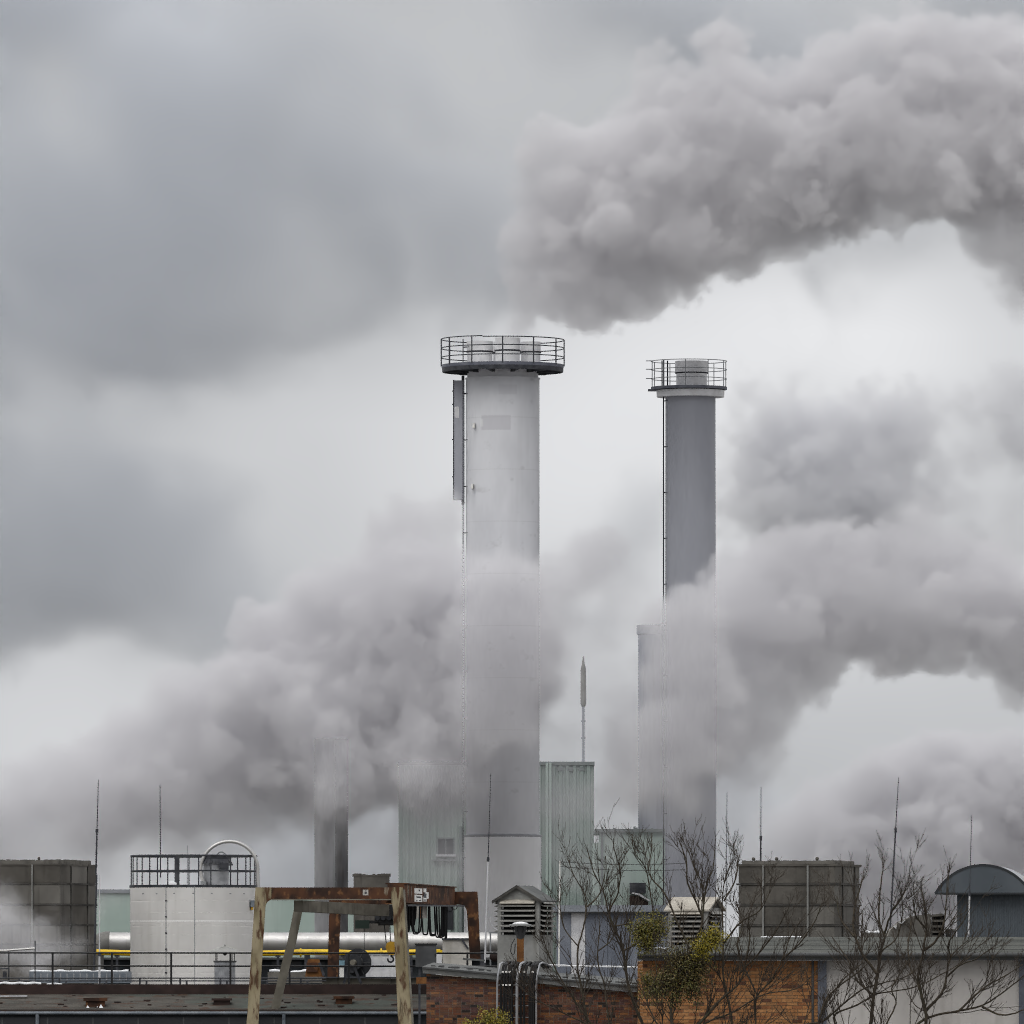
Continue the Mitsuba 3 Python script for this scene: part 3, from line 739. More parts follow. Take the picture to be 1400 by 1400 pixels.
# rear portal
rl = ppx([(450, 1219), (466, 1219), (465.5, 1250), (462, 1338), (447.5, 1338), (450, 1250)], Y2, Y2 + D)
add('leg', rl, 'rust', K)
rr_ = ppx([(628, 1219), (653, 1219), (657.2, 1311), (642.4, 1311), (638.3, 1247)] + arc(628, 1247, 10.3, 0, -90)[1:], Y2, Y2 + D)
add('leg', rr_, 'rust', K)
add('portal_beam', ppx([(466.03, 1219.2), (627.97, 1219.2), (627.97, 1236.5), (466.03, 1236.5)], Y2 + .012, Y2 + D - .012), 'rust', K)
# girder across the two portals, with its plates
g0, g1 = P(541, 1220.7, Y1 + D + .02), P(611, 1225.3, Y2 - .02)
gir = add('girder', beam(g0, g1, .5, 25 * U(Y1)), 'rust', K)
dv_ = (g1 - g0) / np.linalg.norm(g1 - g0)
sv = np.cross(dv_, [0, 0, 1.0]); sv /= np.linalg.norm(sv)
for sgn in (-1, 1):
    add('girder_flange', beam(g0 + [0, 0, sgn * 12.8 * U(Y1)], g1 + [0, 0, sgn * 12.8 * U(Y1)], .62, .035), 'rust', gir)


def girder_plate(px, py, w, h_, m='sign_white', off=.256, name='sign_plate'):
    """A plate on the girder's right side, where the camera sees the point px, py; w is measured in the picture."""
    best, bt = 9e9, 0
    for t in np.linspace(.02, .98, 400):
        q = g0 + (g1 - g0) * t + sv * .25
        e = abs(q[0] / (U(q[1])) + 700 - px)
        if e < best:
            best, bt = e, t
    q = g0 + (g1 - g0) * bt + sv * off
    uq = U(q[1])
    q[2] = EYE - (py - 1340) * uq
    L = w * uq / abs(dv_[0] / 1.0) * 1.0 * (abs(dv_[0]) / (abs(dv_[0]) + 1e-9))
    # along the girder the picture shows only its sideways component plus the perspective shift
    gx = (X(100 + 700, g1[1]) - X(700 + 100, g0[1]))
    px0, px1 = (g0[0] + sv[0] * .25) / U(g0[1]), (g1[0] + sv[0] * .25) / U(g1[1])
    L = w / abs(px1 - px0) * np.linalg.norm(g1 - g0)
    return add(name, beam(q - dv_ * L / 2, q + dv_ * L / 2, .012, h_ * uq), m, gir), q, L, uq


for px, py, w, h_ in ((571.5, 1218.2, 10.2, 7.4), (571.5, 1228.2, 10.2, 9.6), (580.5, 1217.3, 3.8, 5.2), (580.6, 1229.2, 4.2, 6.5), (583.4, 1224.2, 4.2, 9)):
    girder_plate(px, py, w, h_)
for px, py, w, h_ in ((572.6, 1217.3, 1.6, 2.2), (571.5, 1226.6, 5.8, 2.2), (569.2, 1231.3, 1.5, 1.2), (573.6, 1231.4, 2.6, 1.4), (580.4, 1224.5, 3.4, 6), (580, 1230.6, 2.2, 1.6)):
    girder_plate(px, py, w, h_, 'dark_steel', .266, 'printed_mark')
sp = add('sign_plate', bpx(496, 503.5, 1216.5, 1224, Y1 - .012, Y1 + .01), 'beige_panel', K)
add('printed_mark', [bpx(498.4, 501.5, 1219.4, 1222.4, Y1 - .016, Y1 - .013), bpx(499, 501, 1217.4, 1218.8, Y1 - .016, Y1 - .013)], 'cabinet_grey', sp)
# second girder, grey, and its slanting leg
add('lower_girder', beam(P(408, 1238.7, Y1 + D + .1), P(526, 1245, 297), .3, 15.5 * U(Y1)), 'old_grey_paint', K)
sl = [P(409.3, 1236, Y1 + 2), P(398.5, 1290, Y1 + 2), P(390, 1322, Y1 + 2), P(372.5, 1394, Y1 + 2), P(338, 1560, Y1 + 2)]
add('slanting_leg', [beam(sl[i], sl[i + 1] + (sl[i + 1] - sl[i]) * .004, .16, .26) for i in range(4)], 'old_grey_paint', K)
# hoist trolley
Yx = 298.0
tr = add('hoist', bpx(485.5, 505, 1258, 1269.5, Yx, Yx + .5), 'hoist_green', K)
add('control_arm', bpx(505, 541, 1258.5, 1262.5, Yx + .1, Yx + .4), 'black_steel', tr)
add('gearbox', [bpx(512, 520, 1252.5, 1261, Yx - .1, Yx + .4), bpx(519, 544, 1237, 1264, Yx - .05, Yx + .5), xcyl(X(517, Yx), X(541, Yx), Yx + .1, Z(1259, Yx), .14, 14)], 'black_steel', tr)
for px in (516, 524, 532, 539):
    add('wheel', tube([[X(px, Yx), Yx - .16, Z(1255, Yx)], [X(px, Yx), Yx - .08, Z(1255, Yx)]], .075, 14), 'reel_black', tr)
add('hoist_rope', [bar(P(525, 1262, Yx), P(528, 1290, Yx), .016, 5), bar(P(533, 1262, Yx), P(534, 1289, Yx), .014, 5)], 'rubber', K)
hk = add('hook_block', prism(Polygon([(X(a, Yx), Z(b, Yx)) for a, b in [(527, 1295), (529, 1289), (534, 1287), (542, 1288), (544, 1300), (538, 1306), (531, 1305)]]), Yx - .16, Yx + .16), 'hook_yellow', K)
a = np.linspace(math.radians(80), math.radians(-200), 14)
add('hook', tube(np.vstack([[[X(535.5, Yx), Yx, Z(1304, Yx)]], np.stack([X(534, Yx) + .085 * np.cos(a), 0 * a + Yx, Z(1311.5, Yx) + .085 * np.sin(a)], 1)]), .03, 7), 'dark_steel', hk)
add('pendant_cable', bar(P(498, 1269, Yx), P(498, 1303, Yx), .008, 4), 'rubber', K)


# festoon cables hanging below the girder
def loop(xa, xb, yt, yb, Y, r_=.026):
    t = np.linspace(0, 1, 17)
    s_ = np.abs(2 * t - 1)
    xx = xa + (xb - xa) * (.5 + .5 * np.sign(2 * t - 1) * s_ ** .42)
    zz = yb + (yt - yb) * s_ ** 2.6
    return tube([P(xx[i], zz[i], Y + .12 * math.sin(3 * t[i])) for i in range(17)], r_, 5)


for i, (xa, xb, yb) in enumerate(((563, 574, 1277), (564, 577, 1275), (576.5, 586.5, 1278), (586, 597, 1279.5), (587.5, 597, 1278), (594, 604, 1281.5), (597, 605, 1280), (600, 606, 1282))):
    add('festoon_cable', loop(xa, xb, 1238, yb, 299 + .5 * i), 'rubber', K)
bun = []
for k in range(26):
    px = rng.uniform(554.5, 566)
    bun.append(loop(px, px + rng.uniform(2, 5), 1237, 1262 + rng.uniform(-6, 13), 297.5 + rng.uniform(-.3, .4)))
add('cable_bundle', bun, 'rubber', K, kind='stuff')
bun = []
for k in range(16):
    px = rng.uniform(603.5, 609.5)
    bun.append(loop(px, px + rng.uniform(1, 2.5), 1238, 1277 + rng.uniform(-3, 6), 302 + rng.uniform(-.3, .4)))
add('cable_bundle', bun, 'rubber', K, kind='stuff')
add('cable_rail', beam(P(556, 1237.8, Y1 + 1), P(634, 1238.6, Y2 - .3), .09, .05), 'dark_steel', K)
add('loose_wire', [loop(611, 619, 1239, 1246, 303, .012), loop(617, 625, 1239, 1243, 303, .012)], 'rubber', K)
jb = add('junction_box', bpx(566, 584, 1239, 1255.5, 300, 300.3), 'beige_panel', K)
add('bracket', [bpx(573, 577, 1238, 1256, 299.96, 299.998)], 'brown_rust', jb)
# runway beam, bogie
rb = add('runway_beam', [B(X(440, 303.2), X(572, 303.2), 303.2, 304.9, Z(1346.5, 303.2), Z(1337.3, 303.2))], 'old_grey_paint', K)
add('rail_flange', B(X(438, 303), X(574, 303), 303.0, 305, Z(1337.2, 303.0), Z(1335.5, 303.0)), 'dark_steel', rb)
bg = add('bogie', ppx([(417, 1335.4), (421, 1311), (436, 1311), (442, 1335.4)], 303.3, 304), 'brown_rust', K)
add('bogie_box', bpx(419, 434, 1316, 1329, 303.2, 303.29), 'rust', bg)
add('strut', beam(P(443, 1334, 303.1), P(436.5, 1316, 303.1), .08, .08), 'dark_steel', bg)

Yo = 300.8
o_ = thing('cable_reel', 'round black cable reel standing on the roof under the crane', 'cable reel')
c0 = P(490, 1316, Yo)
ax = np.array([-.36, -.93, 0]); ax /= np.linalg.norm(ax)
ro = 19.3 * U(Yo)
add('flange', tube([c0, c0 + ax * .05], ro, 40), 'reel_black', o_, 40)
add('flange', tube([c0 + ax * .30, c0 + ax * .34], ro * .55, 32), 'reel_black', o_, 40)
add('drum', tube([c0 + ax * .05, c0 + ax * .30], ro * .42, 28), 'cabinet_grey', o_, 40)
add('hub', tube([c0 + ax * .34, c0 + ax * .5], ro * .2, 16), 'old_grey_paint', o_, 40)
for k in range(6):
    a = k / 6 * 2 * math.pi
    e1, e2 = np.cross(ax, [0, 0, 1.0]), np.array([0, 0, 1.0])
    q = c0 + ax * .055
    add('spoke', beam(q, q + (e1 * math.cos(a) + e2 * math.sin(a)) * ro * .93, .05, .02), 'cabinet_grey', o_)
add('motor', [bpx(463.5, 471, 1313, 1322, Yo - .5, Yo - .1)], 'motor_blue', o_)
add('motor_foot', [bpx(464, 470, 1322, 1336, Yo - .45, Yo - .15)], 'sign_white', o_)
add('stand', [beam(P(478, 1317, Yo - .3), P(470, 1345, Yo - .3), .1, .08), beam(P(482, 1317, Yo - .3), P(494, 1345, Yo - .3), .1, .08), bpx(472, 484, 1303, 1330, Yo - .28, Yo - .16)], 'dark_steel', o_)

c_ = thing('electrical_cabinet', 'dark grey box cabinet above the left end of the old brick wall', 'cabinet')
Ye = 280.0
add('body', bpx(568, 596.5, 1292, 1322, Ye, Ye + .6), 'cabinet_grey', c_)
add('lid', bpx(567, 597.5, 1289.8, 1292, Ye - .05, Ye + .65), 'black_steel', c_)
add('door', bpx(571, 593.5, 1295, 1318, Ye - .025, Ye - .002), 'cabinet_grey', c_)
add('latch', bpx(594.3, 596, 1304, 1308, Ye - .03, Ye - .002), 'black_steel', c_)
add('post', [bpx(572, 575, 1322, 1420, Ye + .1, Ye + .2), bpx(590, 593, 1322, 1420, Ye + .1, Ye + .2)], 'dark_steel', c_)
Yb = 312.0
c_ = thing('beige_cabin', 'small beige cabin with a dark roof edge behind the right rusty crane leg', 'cabin')
add('body', bpx(605, 645, 1285, 1346, Yb, Yb + 1.6), 'beige_panel', c_)
add('roof_edge', bpx(604, 646, 1282.6, 1285, Yb - .08, Yb + 1.7), 'dark_steel', c_)
add('brace', beam(P(632, 1285.5, Yb - .06), P(640, 1297, Yb - .06), .06, .06), 'dark_steel', c_)
c_ = thing('pale_bin', 'small pale bin with a yellow lid beside the dark grey cabinet', 'bin')
add('body', bpx(596, 604, 1302, 1346, 316, 316.5), 'shed_white', c_)
add('lid', bpx(595.4, 604.6, 1299, 1302, 315.95, 316.55), 'yellow_paint', c_)
c_ = thing('tool_frame', 'small dark metal frame behind the louvred ventilation house, left side', 'frame')
add('post', bpx(669.5, 671.5, 1276, 1330, 300, 300.1), 'rail_grey', c_)
add('bar', bpx(668, 682, 1274, 1276.3, 299.98, 300.12), 'rail_grey', c_)
add('bag', trimesh.creation.icosphere(2, .15).apply_translation(P(676, 1308, 300)), 'maroon_fascia', c_, True)
c_ = thing('lamp_bracket', 'curved pale lamp bracket behind the louvred ventilation house', 'lamp')
a = np.linspace(math.radians(170), math.radians(265), 10)
add('arm', tube(np.stack([X(685, 298) + 15 * U(298) * np.cos(a), 0 * a + 298, Z(1256, 298) + 17 * U(298) * np.sin(a)], 1), .016, 5), 'shed_white', c_)


# ------------------------------------------------------------------ brickwork
unit = mikit.ply(trimesh.creation.box((1, 1, 1)))


def brickwork(parent, x0, x1, z0, ztop_fn, Y, mats, weights, cols, L=.24, H=.071, J=.012, mixed=None):
    rows = int((max(ztop_fn(x0), ztop_fn(x1)) - z0) / (H + J)) + 1
    todo = []
    for rI in range(rows):
        zc = max(ztop_fn(x0), ztop_fn(x1)) - .01 - rI * (H + J) - H / 2
        off = (L + J) / 2 if rI % 2 else 0
        x = x0 - off
        while x < x1 - .02:
            Lb = L if mixed is None or rng.random() > mixed else (L - J) / 2
            a, b = max(x, x0), min(x + Lb, x1)
            x += Lb + J
            if b - a < .05 or zc + H / 2 > ztop_fn((a + b) / 2) or zc < z0:
                continue
            todo.append((zc, a, b, int(rng.choice(len(mats), p=weights)), rng.uniform(0, .006)))
    todo.sort(key=lambda t: -t[0])
    rest, rc = [], []
    for i, (zc, a, b, mI, pr) in enumerate(todo):
        if i < 300:
            k = key_for('brick', parent)
            scene[k] = {**unit, 'bsdf': {'type': 'ref', 'id': mats[mI]}, 'to_world': T().translate([(a + b) / 2, Y - pr, zc]).scale([b - a, .06, H])}
        else:
            m = trimesh.creation.box((b - a, .06, H))
            m.apply_translation([(a + b) / 2, Y - pr, zc])
            rest.append(m)
            rc += [cols[mI]] * len(m.vertices)
    if rest:
        add('lower_bricks', rest, 'vertex_paint', parent, color=np.array(rc), kind='stuff')


# the old red brick building in front
Yk = 250.0
bk = thing('red_brick_building', 'old mottled red brick building under a grey fascia that slopes down to the right', 'building')


def fz(px, dy=0): return Z(1322.5 + (px - 583) * .088 + dy, Yk)


xl, xr = X(583, Yk), X(882, Yk)
wl = add('wall', B(xl + .004, xr, Yk + .02, Yk + 9, 0, fz(882, 10)), 'mortar', bk)
add('wall_head', prism(Polygon([(xl + .004, fz(882, 10)), (xr, fz(882, 10)), (xr, fz(882, 9)), (xl + .004, fz(583, 9))]), Yk + .02, Yk + 8.9), 'mortar', bk)
RC = ((.135, .058, .036), (.12, .064, .044), (.07, .04, .033), (.20, .095, .046), (.092, .05, .046), (.03, .024, .022))
brickwork(wl, xl, xr, 8.6, lambda x: fz(700 + x / U(Yk), 8.6), Yk + .02, REDS, [.30, .22, .16, .12, .14, .06], RC, L=.215, H=.056, J=.010, mixed=.5)
add('fascia', ppx([(578, 1324.5 + -5 * .088), (884, 1322.5 + 301 * .088 + 2), (884, 1322.5 + 301 * .088 + 8.6), (578, 1330.5)], Yk - .22, Yk + .0), 'zinc', bk)
add('fascia_drip', ppx([(577, 1321.8), (885, 1322.5 + 302 * .088 - .4), (885, 1322.5 + 302 * .088 + 1.9), (577, 1324)], Yk - .28, Yk - .05), 'zinc_dark', bk)
v = np.array([[X(577, Yk - .2), Yk - .24, fz(577, -.4)], [X(885, Yk), Yk - .24, fz(885, -.4)], [X(900, 258), 258.5, Z(1341, 258)], [X(592, 258), 258.5, Z(1316, 258)]])
v = np.vstack([v, v - [0, 0, .1]])
add('roof', (v, [[0, 1, 2, 3], [7, 6, 5, 4], [0, 4, 5, 1], [1, 5, 6, 2], [2, 6, 7, 3], [3, 7, 4, 0]]), 'slate_roof', bk)
for i, (px, py, w_) in enumerate(((648, 1311, 30), (700, 1314.5, 26))):
    add('roof_sheet', beam(P(px - w_ / 2, py, 254), P(px + w_ / 2, py + 2.2, 254), 1.2, .05), 'zinc', bk)
fd = []
for k in range(60):
    px = rng.uniform(590, 878)
    s_ = rng.uniform(.02, .05)
    m = B(-s_ * 1.5, s_ * 1.5, -s_, s_, 0, s_)
    m.apply_translation([X(px, 251), 251 + rng.uniform(-1, .6), fz(px, -2)])
    fd.append(m)
add('roof_debris', fd, 'zinc_dark', bk, kind='stuff')
pts = [P(t, 1318.8 + (t - 735) * .03 + .4 * math.sin(t), 251.5) for t in range(733, 880, 6)]
add('snow_line', tube(pts, .014 + .012 * np.abs(np.sin(np.arange(len(pts)) * 1.9)), 5), 'snow', bk)
add('roof_edge_stub', bpx(569, 583, 1336, 1345, 262, 262.5), 'brown_rust', bk)


# ------------------------------------------------------------------ louvred ventilation houses
def cupola(lab, pxc, Y, front_px, side_px, eave, apex, l0, l1, bottom, nsl, ridge, th, roof_m, slat_m, top_slat):
    k = thing('ventilation_house', lab, 'roof vent')
    u = U(Y)
    wf, ws = front_px * u / math.cos(th), side_px * u / math.sin(th)
    x0, deg = X(pxc, Y), -math.degrees(th)
    ze, za, zb = Z(eave, Y), Z(apex, Y), Z(bottom, Y)
    zl0, zl1 = Z(l0, Y), Z(l1, Y)

    def put(nm, m, mt, par=k, **kw): return add(nm, turn(m, deg, x0, Y), mt, par, **kw)
    put('base', B(x0 - wf, x0, Y, Y + ws, zb - 2, zl1), 'vent_grey')
    put('inside', B(x0 - wf + .12, x0 - .12, Y + .12, Y + ws - .12, zl1, ze), 'vent_inside')
    for i, j in ((0, 0), (1, 0), (0, 1), (1, 1)):
        xa, ya = x0 - wf * i + (0 if i else -.11), Y + ws * j + (-.11 if j else 0)
        put('corner_post', B(xa, xa + .11, ya, ya + .11, zl1, ze), 'vent_grey')
    put('lintel', [B(x0 - wf + .11, x0 - .11, Y + .005, Y + .1, zl0, ze), B(x0 - .1, x0 - .005, Y + .11, Y + ws - .11, zl0, ze)], 'vent_grey')
    ov = .09
    if ridge == 'y':
        xm = x0 - wf / 2
        gp = Polygon([(x0 - wf, ze), (x0, ze), (xm, za - .05)])
        put('gable', [prism(gp, Y + .01, Y + .09), prism(gp, Y + ws - .09, Y + ws - .01)], 'vent_grey')
        dz = (za - ze) / (wf / 2)
        for s in (-1, 1):
            pol = Polygon([(xm, za), (xm + s * (wf / 2 + ov), za - dz * (wf / 2 + ov)), (xm + s * (wf / 2 + ov), za - dz * (wf / 2 + ov) - .045), (xm, za - .045)])
            put('roof_slope', prism(pol, Y - ov, Y + ws + ov), roof_m)
            put('verge', prism(Polygon([(xm, za + .012), (xm + s * (wf / 2 + ov + .02), za + .012 - dz * (wf / 2 + ov + .02)), (xm + s * (wf / 2 + ov + .02), za - .07 - dz * (wf / 2 + ov + .02)), (xm, za - .07)]), Y - ov - .035, Y - ov - .003), 'rib_dark')
    else:
        ym = Y + ws / 2
        dz = (za - ze) / (ws / 2)
        for s in (-1, 1):
            yo = ym + s * (ws / 2 + ov)
            zo = za - dz * (ws / 2 + ov)
            vv = np.array([[x0 - wf - ov, ym, za], [x0 + ov, ym, za], [x0 + ov, yo, zo], [x0 - wf - ov, yo, zo]])
            vv = np.vstack([vv, vv - [0, 0, .045]])
            ff = [[0, 1, 2, 3], [7, 6, 5, 4], [0, 4, 5, 1], [1, 5, 6, 2], [2, 6, 7, 3], [3, 7, 4, 0]]
            put('roof_slope', trimesh.Trimesh(vv, [t for q in ff for t in (q[:3], [q[0], q[2], q[3]])], process=False), roof_m)
        tri = np.array([[x0 - .05, Y, ze], [x0 - .05, Y + ws, ze], [x0 - .05, ym, za - .06]])
        tri = np.vstack([tri, tri + [.04, 0, 0]])
        put('gable', trimesh.Trimesh(tri, [[0, 1, 2], [5, 4, 3], [0, 3, 4], [0, 4, 1], [1, 4, 5], [1, 5, 2], [2, 5, 3], [2, 3, 0]], process=False), 'rib_dark')
    st = (zl0 - zl1) / nsl

    def slat(p0, p1, out, first):
        """From the inner upper edge p0-p1, leaning out and down."""
        p0, p1, out = map(np.asarray, (p0, p1, out))
        d = out * .17 + np.array([0, 0, -st * (.9 if first else .42)])
        nn = np.cross(p1 - p0, d); nn = nn / np.linalg.norm(nn) * .012
        c = np.array([p0, p1, p1 + d, p0 + d])
        vv = np.vstack([c + nn, c - nn])
        ff = [[0, 1, 2, 3], [7, 6, 5, 4], [0, 4, 5, 1], [1, 5, 6, 2], [2, 6, 7, 3], [3, 7, 4, 0]]
        return trimesh.Trimesh(vv, [t for q in ff for t in (q[:3], [q[0], q[2], q[3]])], process=False)
    for i in range(nsl):
        z = zl0 - i * st + .005
        put('slat', slat([x0 - wf + .10, Y + .05, z], [x0 - .10, Y + .05, z], [0, -1, 0], i == 0), top_slat if i == 0 else slat_m)
        put('slat', slat([x0 - .05, Y + .10, z], [x0 - .05, Y + ws - .10, z], [1, 0, 0], i == 0), slat_m)
        put('slat', slat([x0 - wf + .05, Y + ws - .1, z], [x0 - wf + .05, Y + .1, z], [-1, 0, 0], i == 0), slat_m)
    return k


cupola('grey louvred ventilation house with a pointed gable roof, behind the rusty hooded post', 737, 257, 57, 19, 1228.5, 1210.5, 1229.5, 1278, 1318, 7, 'y', math.radians(20), 'slate_roof', 'slat_grey', 'slat_beige')
cupola('louvred ventilation house with a beige roof, half hidden by mistletoe and twigs', 967, 246.5, 53, 21, 1241, 1226, 1244, 1292, 1312, 7, 'x', math.radians(21), 'slat_beige', 'slat_grey', 'slat_beige')

Ys = 252.2
sp = thing('hooded_post', 'rusty square post carrying a dark funnel with a snow-topped dish-shaped hood', 'siren')
xs_, us = X(711.5, Ys), U(Ys)
add('post', bpx(706.8, 716.2, 1283, 1330, Ys, Ys + .17), 'brown_rust', sp)
add('funnel', lathe([(0, Z(1284, Ys)), (5 * us, Z(1284, Ys)), (6.5 * us, Z(1276, Ys)), (9.5 * us, Z(1267, Ys)), (0, Z(1266, Ys))], xs_, Ys + .08, 20), 'cabinet_grey', sp, 40)
add('hood', lathe([(0, Z(1266, Ys)), (14 * us, Z(1266.2, Ys)), (17.5 * us, Z(1265.6, Ys)), (14 * us, Z(1263.5, Ys)), (0, Z(1262, Ys))], xs_, Ys + .08, 30), 'zinc', sp, 40)
add('snow_cap', lathe([(0, Z(1263.8, Ys)), (13 * us, Z(1264, Ys)), (9 * us, Z(1261.6, Ys)), (4 * us, Z(1260.4, Ys)), (0, Z(1260.2, Ys))], xs_, Ys + .08, 24), 'snow', sp, True)
add('cable', tube([P(704, 1283, Ys - .1), P(699, 1292, Ys - .1), P(698, 1301, Ys - .1), P(701, 1306, Ys - .1), P(703.5, 1303, Ys - .1), P(704.5, 1290, Ys - .1)], .012, 5), 'rubber', sp)
for a in range(6):
    q = np.array([math.cos(a * 1.05), math.sin(a * 1.05), 0])
    c = np.array([xs_, Ys + .08, 0])
    add('stay', bar(c + q * 6.5 * us + [0, 0, Z(1277, Ys)], c + q * 14 * us + [0, 0, Z(1266, Ys)], .012, 4), 'cabinet_grey', sp)

# cable ladder hanging over the wall
Yl = Yk - .5
cl = thing('cable_ladder', 'silver cable ladder full of black cables, bent over the red brick wall', 'cable ladder')
for px, lean, rr_ in ((679.5, 4.3, .026), (706.5, 5.5, .036), (733, 5, .024)):
    pts = [P(px, 1480, Yl), P(px + .2, 1345, Yl), P(px + 1.2, 1334, Yl), P(px + lean, 1318, Yl + .12), P(px + lean + 3.5, 1316, Yl + .5), P(px + lean + 10, 1318.5, Yl + 1.6), P(px + lean + 16, 1322, Yl + 3)]
    add('side_rail', tube(pts, rr_, 7), 'galvanised', cl, 40)
for py in (1347, 1359.5, 1375, 1391, 1407):
    add('rung', bar(P(680, py, Yl + .12), P(733, py, Yl + .12), .012 if py > 1348 else .016, 5), 'rail_grey', cl)
for px in (685, 689, 692.5, 696.5, 700, 712, 716.5, 724, 727, 730):
    j = rng.uniform(-.8, .8)
    pts = [P(px, 1480, Yl + .08), P(px, 1348, Yl + .08), P(px + 1, 1335, Yl + .06), P(px + 3.5 + j, 1320 + j, Yl + .16), P(px + 8 + j, 1315.5 + j, Yl + .6), P(px + 14, 1318 + j, Yl + 1.8), P(px + 20, 1323, Yl + 3)]
    add('cable', tube(pts, .034, 6), 'rubber', cl)
for px in (686, 690.5, 695.5, 707.8, 715, 727):
    for py in ((1328.5, 1346.5) if px < 700 else (1328.5,)):
        add('cable_clip', bpx(px, px + 3, py - 1, py + 1.3, Yl - .03, Yl + .01), 'sign_white', cl)

# ------------------------------------------------------------------ bluish shed
Ysd = 290.0
sh = thing('bluish_shed', 'flat-roofed blue-grey metal shed between the two louvred ventilation houses', 'shed')
add('wall', B(X(762, Ysd), X(935, Ysd), Ysd + .06, Ysd + 6, 4, Z(1247, Ysd)), 'shed_blue', sh)
for a_, b_, m in ((762, 780.5, 'shed_blue'), (781, 800, 'shed_white'), (800.5, 830, 'shed_blue'), (830.5, 860, 'shed_blue'), (860.5, 890, 'shed_blue'), (890.5, 934, 'shed_blue')):
    pp = add('wall_panel', bpx(a_, b_, 1248, 1400, Ysd, Ysd + .055), m, sh)
    if m == 'shed_white':
        labels[pp] = {'label': 'whitish wall panel'}
    for j in range(1, 4):
        xx = a_ + (b_ - a_) * j / 4
        add('rib', bpx(xx - .4, xx + .4, 1248, 1400, Ysd - .02, Ysd - .001), m, pp)
add('roof_edge', bpx(757, 938, 1237.5, 1246.5, Ysd - .25, Ysd + 6.2), 'shed_roof_edge', sh)
add('roof_lip', bpx(756.5, 938.5, 1246.5, 1248.5, Ysd - .2, Ysd + .06), 'zinc_dark', sh)

# ------------------------------------------------------------------ orange brick and plaster building on the right
Yn = 240.0
nb = thing('orange_brick_building', 'building with an orange brick bay and a pale plaster bay at lower right', 'building')
xl, xm, xp, xe = X(879, Yn), X(1118, Yn), X(1130, Yn), X(1393, Yn)
zw = Z(1313, Yn)
wl = add('brick_wall', B(xl, xm, Yn + .03, Yn + 10, 0, zw), 'orange_mortar', nb)
brickwork(wl, xl - .01, xm, 8.5, lambda x: zw - .005, Yn + .03, ORANGES, [.30, .24, .24, .14, .08], OC, J=.014)
side, sc = [], []
for rI in range(22):
    zc_ = zw - .06 - rI * .085
    y_ = Yn + .05 - (.12 if rI % 2 else 0)
    while y_ < Yn + 9.8:
        a_, b_ = max(y_, Yn + .04), min(y_ + .24, Yn + 9.95)
        side.append(B(xl - .006, xl + .05, a_, b_, zc_ - .0355, zc_ + .0355))
        sc += [OC[int(rng.choice(5, p=[.34, .28, .22, .11, .05]))]] * len(side[-1].vertices)
        y_ += .254
add('side_bricks', side, 'vertex_paint', wl, color=np.array(sc), kind='stuff')
add('pilaster', B(xm, xp, Yn - .08, Yn + 10, 0, zw), 'pilaster_blue', nb)
add('plaster_wall', B(xp, xe, Yn + .04, Yn + 10, 0, zw), 'plaster', nb)
add('pilaster', B(xe, X(1405, Yn), Yn - .08, Yn + 10, 0, zw), 'pilaster_blue', nb)
add('plaster_wall', B(X(1405, Yn), X(1560, Yn), Yn + .04, Yn + 10, 0, zw), 'plaster', nb)
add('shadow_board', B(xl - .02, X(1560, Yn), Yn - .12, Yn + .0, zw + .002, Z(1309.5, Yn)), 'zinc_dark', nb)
add('eave_board', B(X(872, Yn), X(1562, Yn), Yn - .42, Yn - .1, Z(1312.3, Yn), Z(1304.6, Yn)), 'zinc_dark', nb)
add('gutter', tube([[X(872, Yn), Yn - .48, Z(1305.6, Yn)], [X(1562, Yn), Yn - .48, Z(1305.6, Yn)]], .055, 10), 'zinc_dark', nb, 40)
Ye2 = 245.5
v = np.array([[X(871, Yn), Yn - .46, Z(1303.6, Yn)], [X(1562, Yn), Yn - .46, Z(1303.6, Yn)], [X(1562, Ye2), Ye2, Z(1281, Ye2)], [X(1000, Ye2), Ye2, Z(1281, Ye2)], [X(905, Ye2), Ye2, Z(1296, Ye2)]])
v = np.vstack([v, v - [0, 0, .12]])
fc = [[0, 1, 2], [0, 2, 3], [0, 3, 4], [7, 6, 5], [8, 7, 5], [9, 8, 5]]
for i in range(5):
    j = (i + 1) % 5
    fc += [[i, i + 5, j + 5], [i, j + 5, j]]
add('roof', (v, fc), 'green_felt', nb)
add('flat_top', B(X(1000, Ye2), X(1562, Ye2), Ye2 + .01, 262, Z(1281, Ye2) - .3, Z(1281, Ye2) - .01), 'green_felt', nb)
for t in (.22, .48, .74):
    yy = Yn - .46 + (Ye2 - Yn + .46) * t
    zz = Z(1303.6, Yn) + (Z(1281, Ye2) - Z(1303.6, Yn)) * t
    add('felt_lap', B(X(960, yy), X(1562, yy), yy - .03, yy + .03, zz - .02, zz + .012), 'slate_roof', nb)
add('snow_line', tube([P(t, 1281.3 + .5 * math.sin(t * .7), 245.3) for t in range(1040, 1100, 4)], .012 + .014 * np.abs(np.sin(np.arange(15) * 2.1)), 5), 'snow', nb)
add('snow_line', tube([P(t, 1296.6 + .5 * math.sin(t * .7), 242.6) for t in range(896, 926, 4)], .014 + .012 * np.abs(np.sin(np.arange(8) * 2.1)), 5), 'snow', nb)
add('roof_corner', bpx(884, 912, 1297.5, 1304, Yn - .3, Yn + 1.5), 'zinc', nb)
add('downpipe', bar([X(1111, Yn), Yn - .04, 2], [X(1111, Yn), Yn - .04, zw], .03, 8), 'zinc_dark', nb)

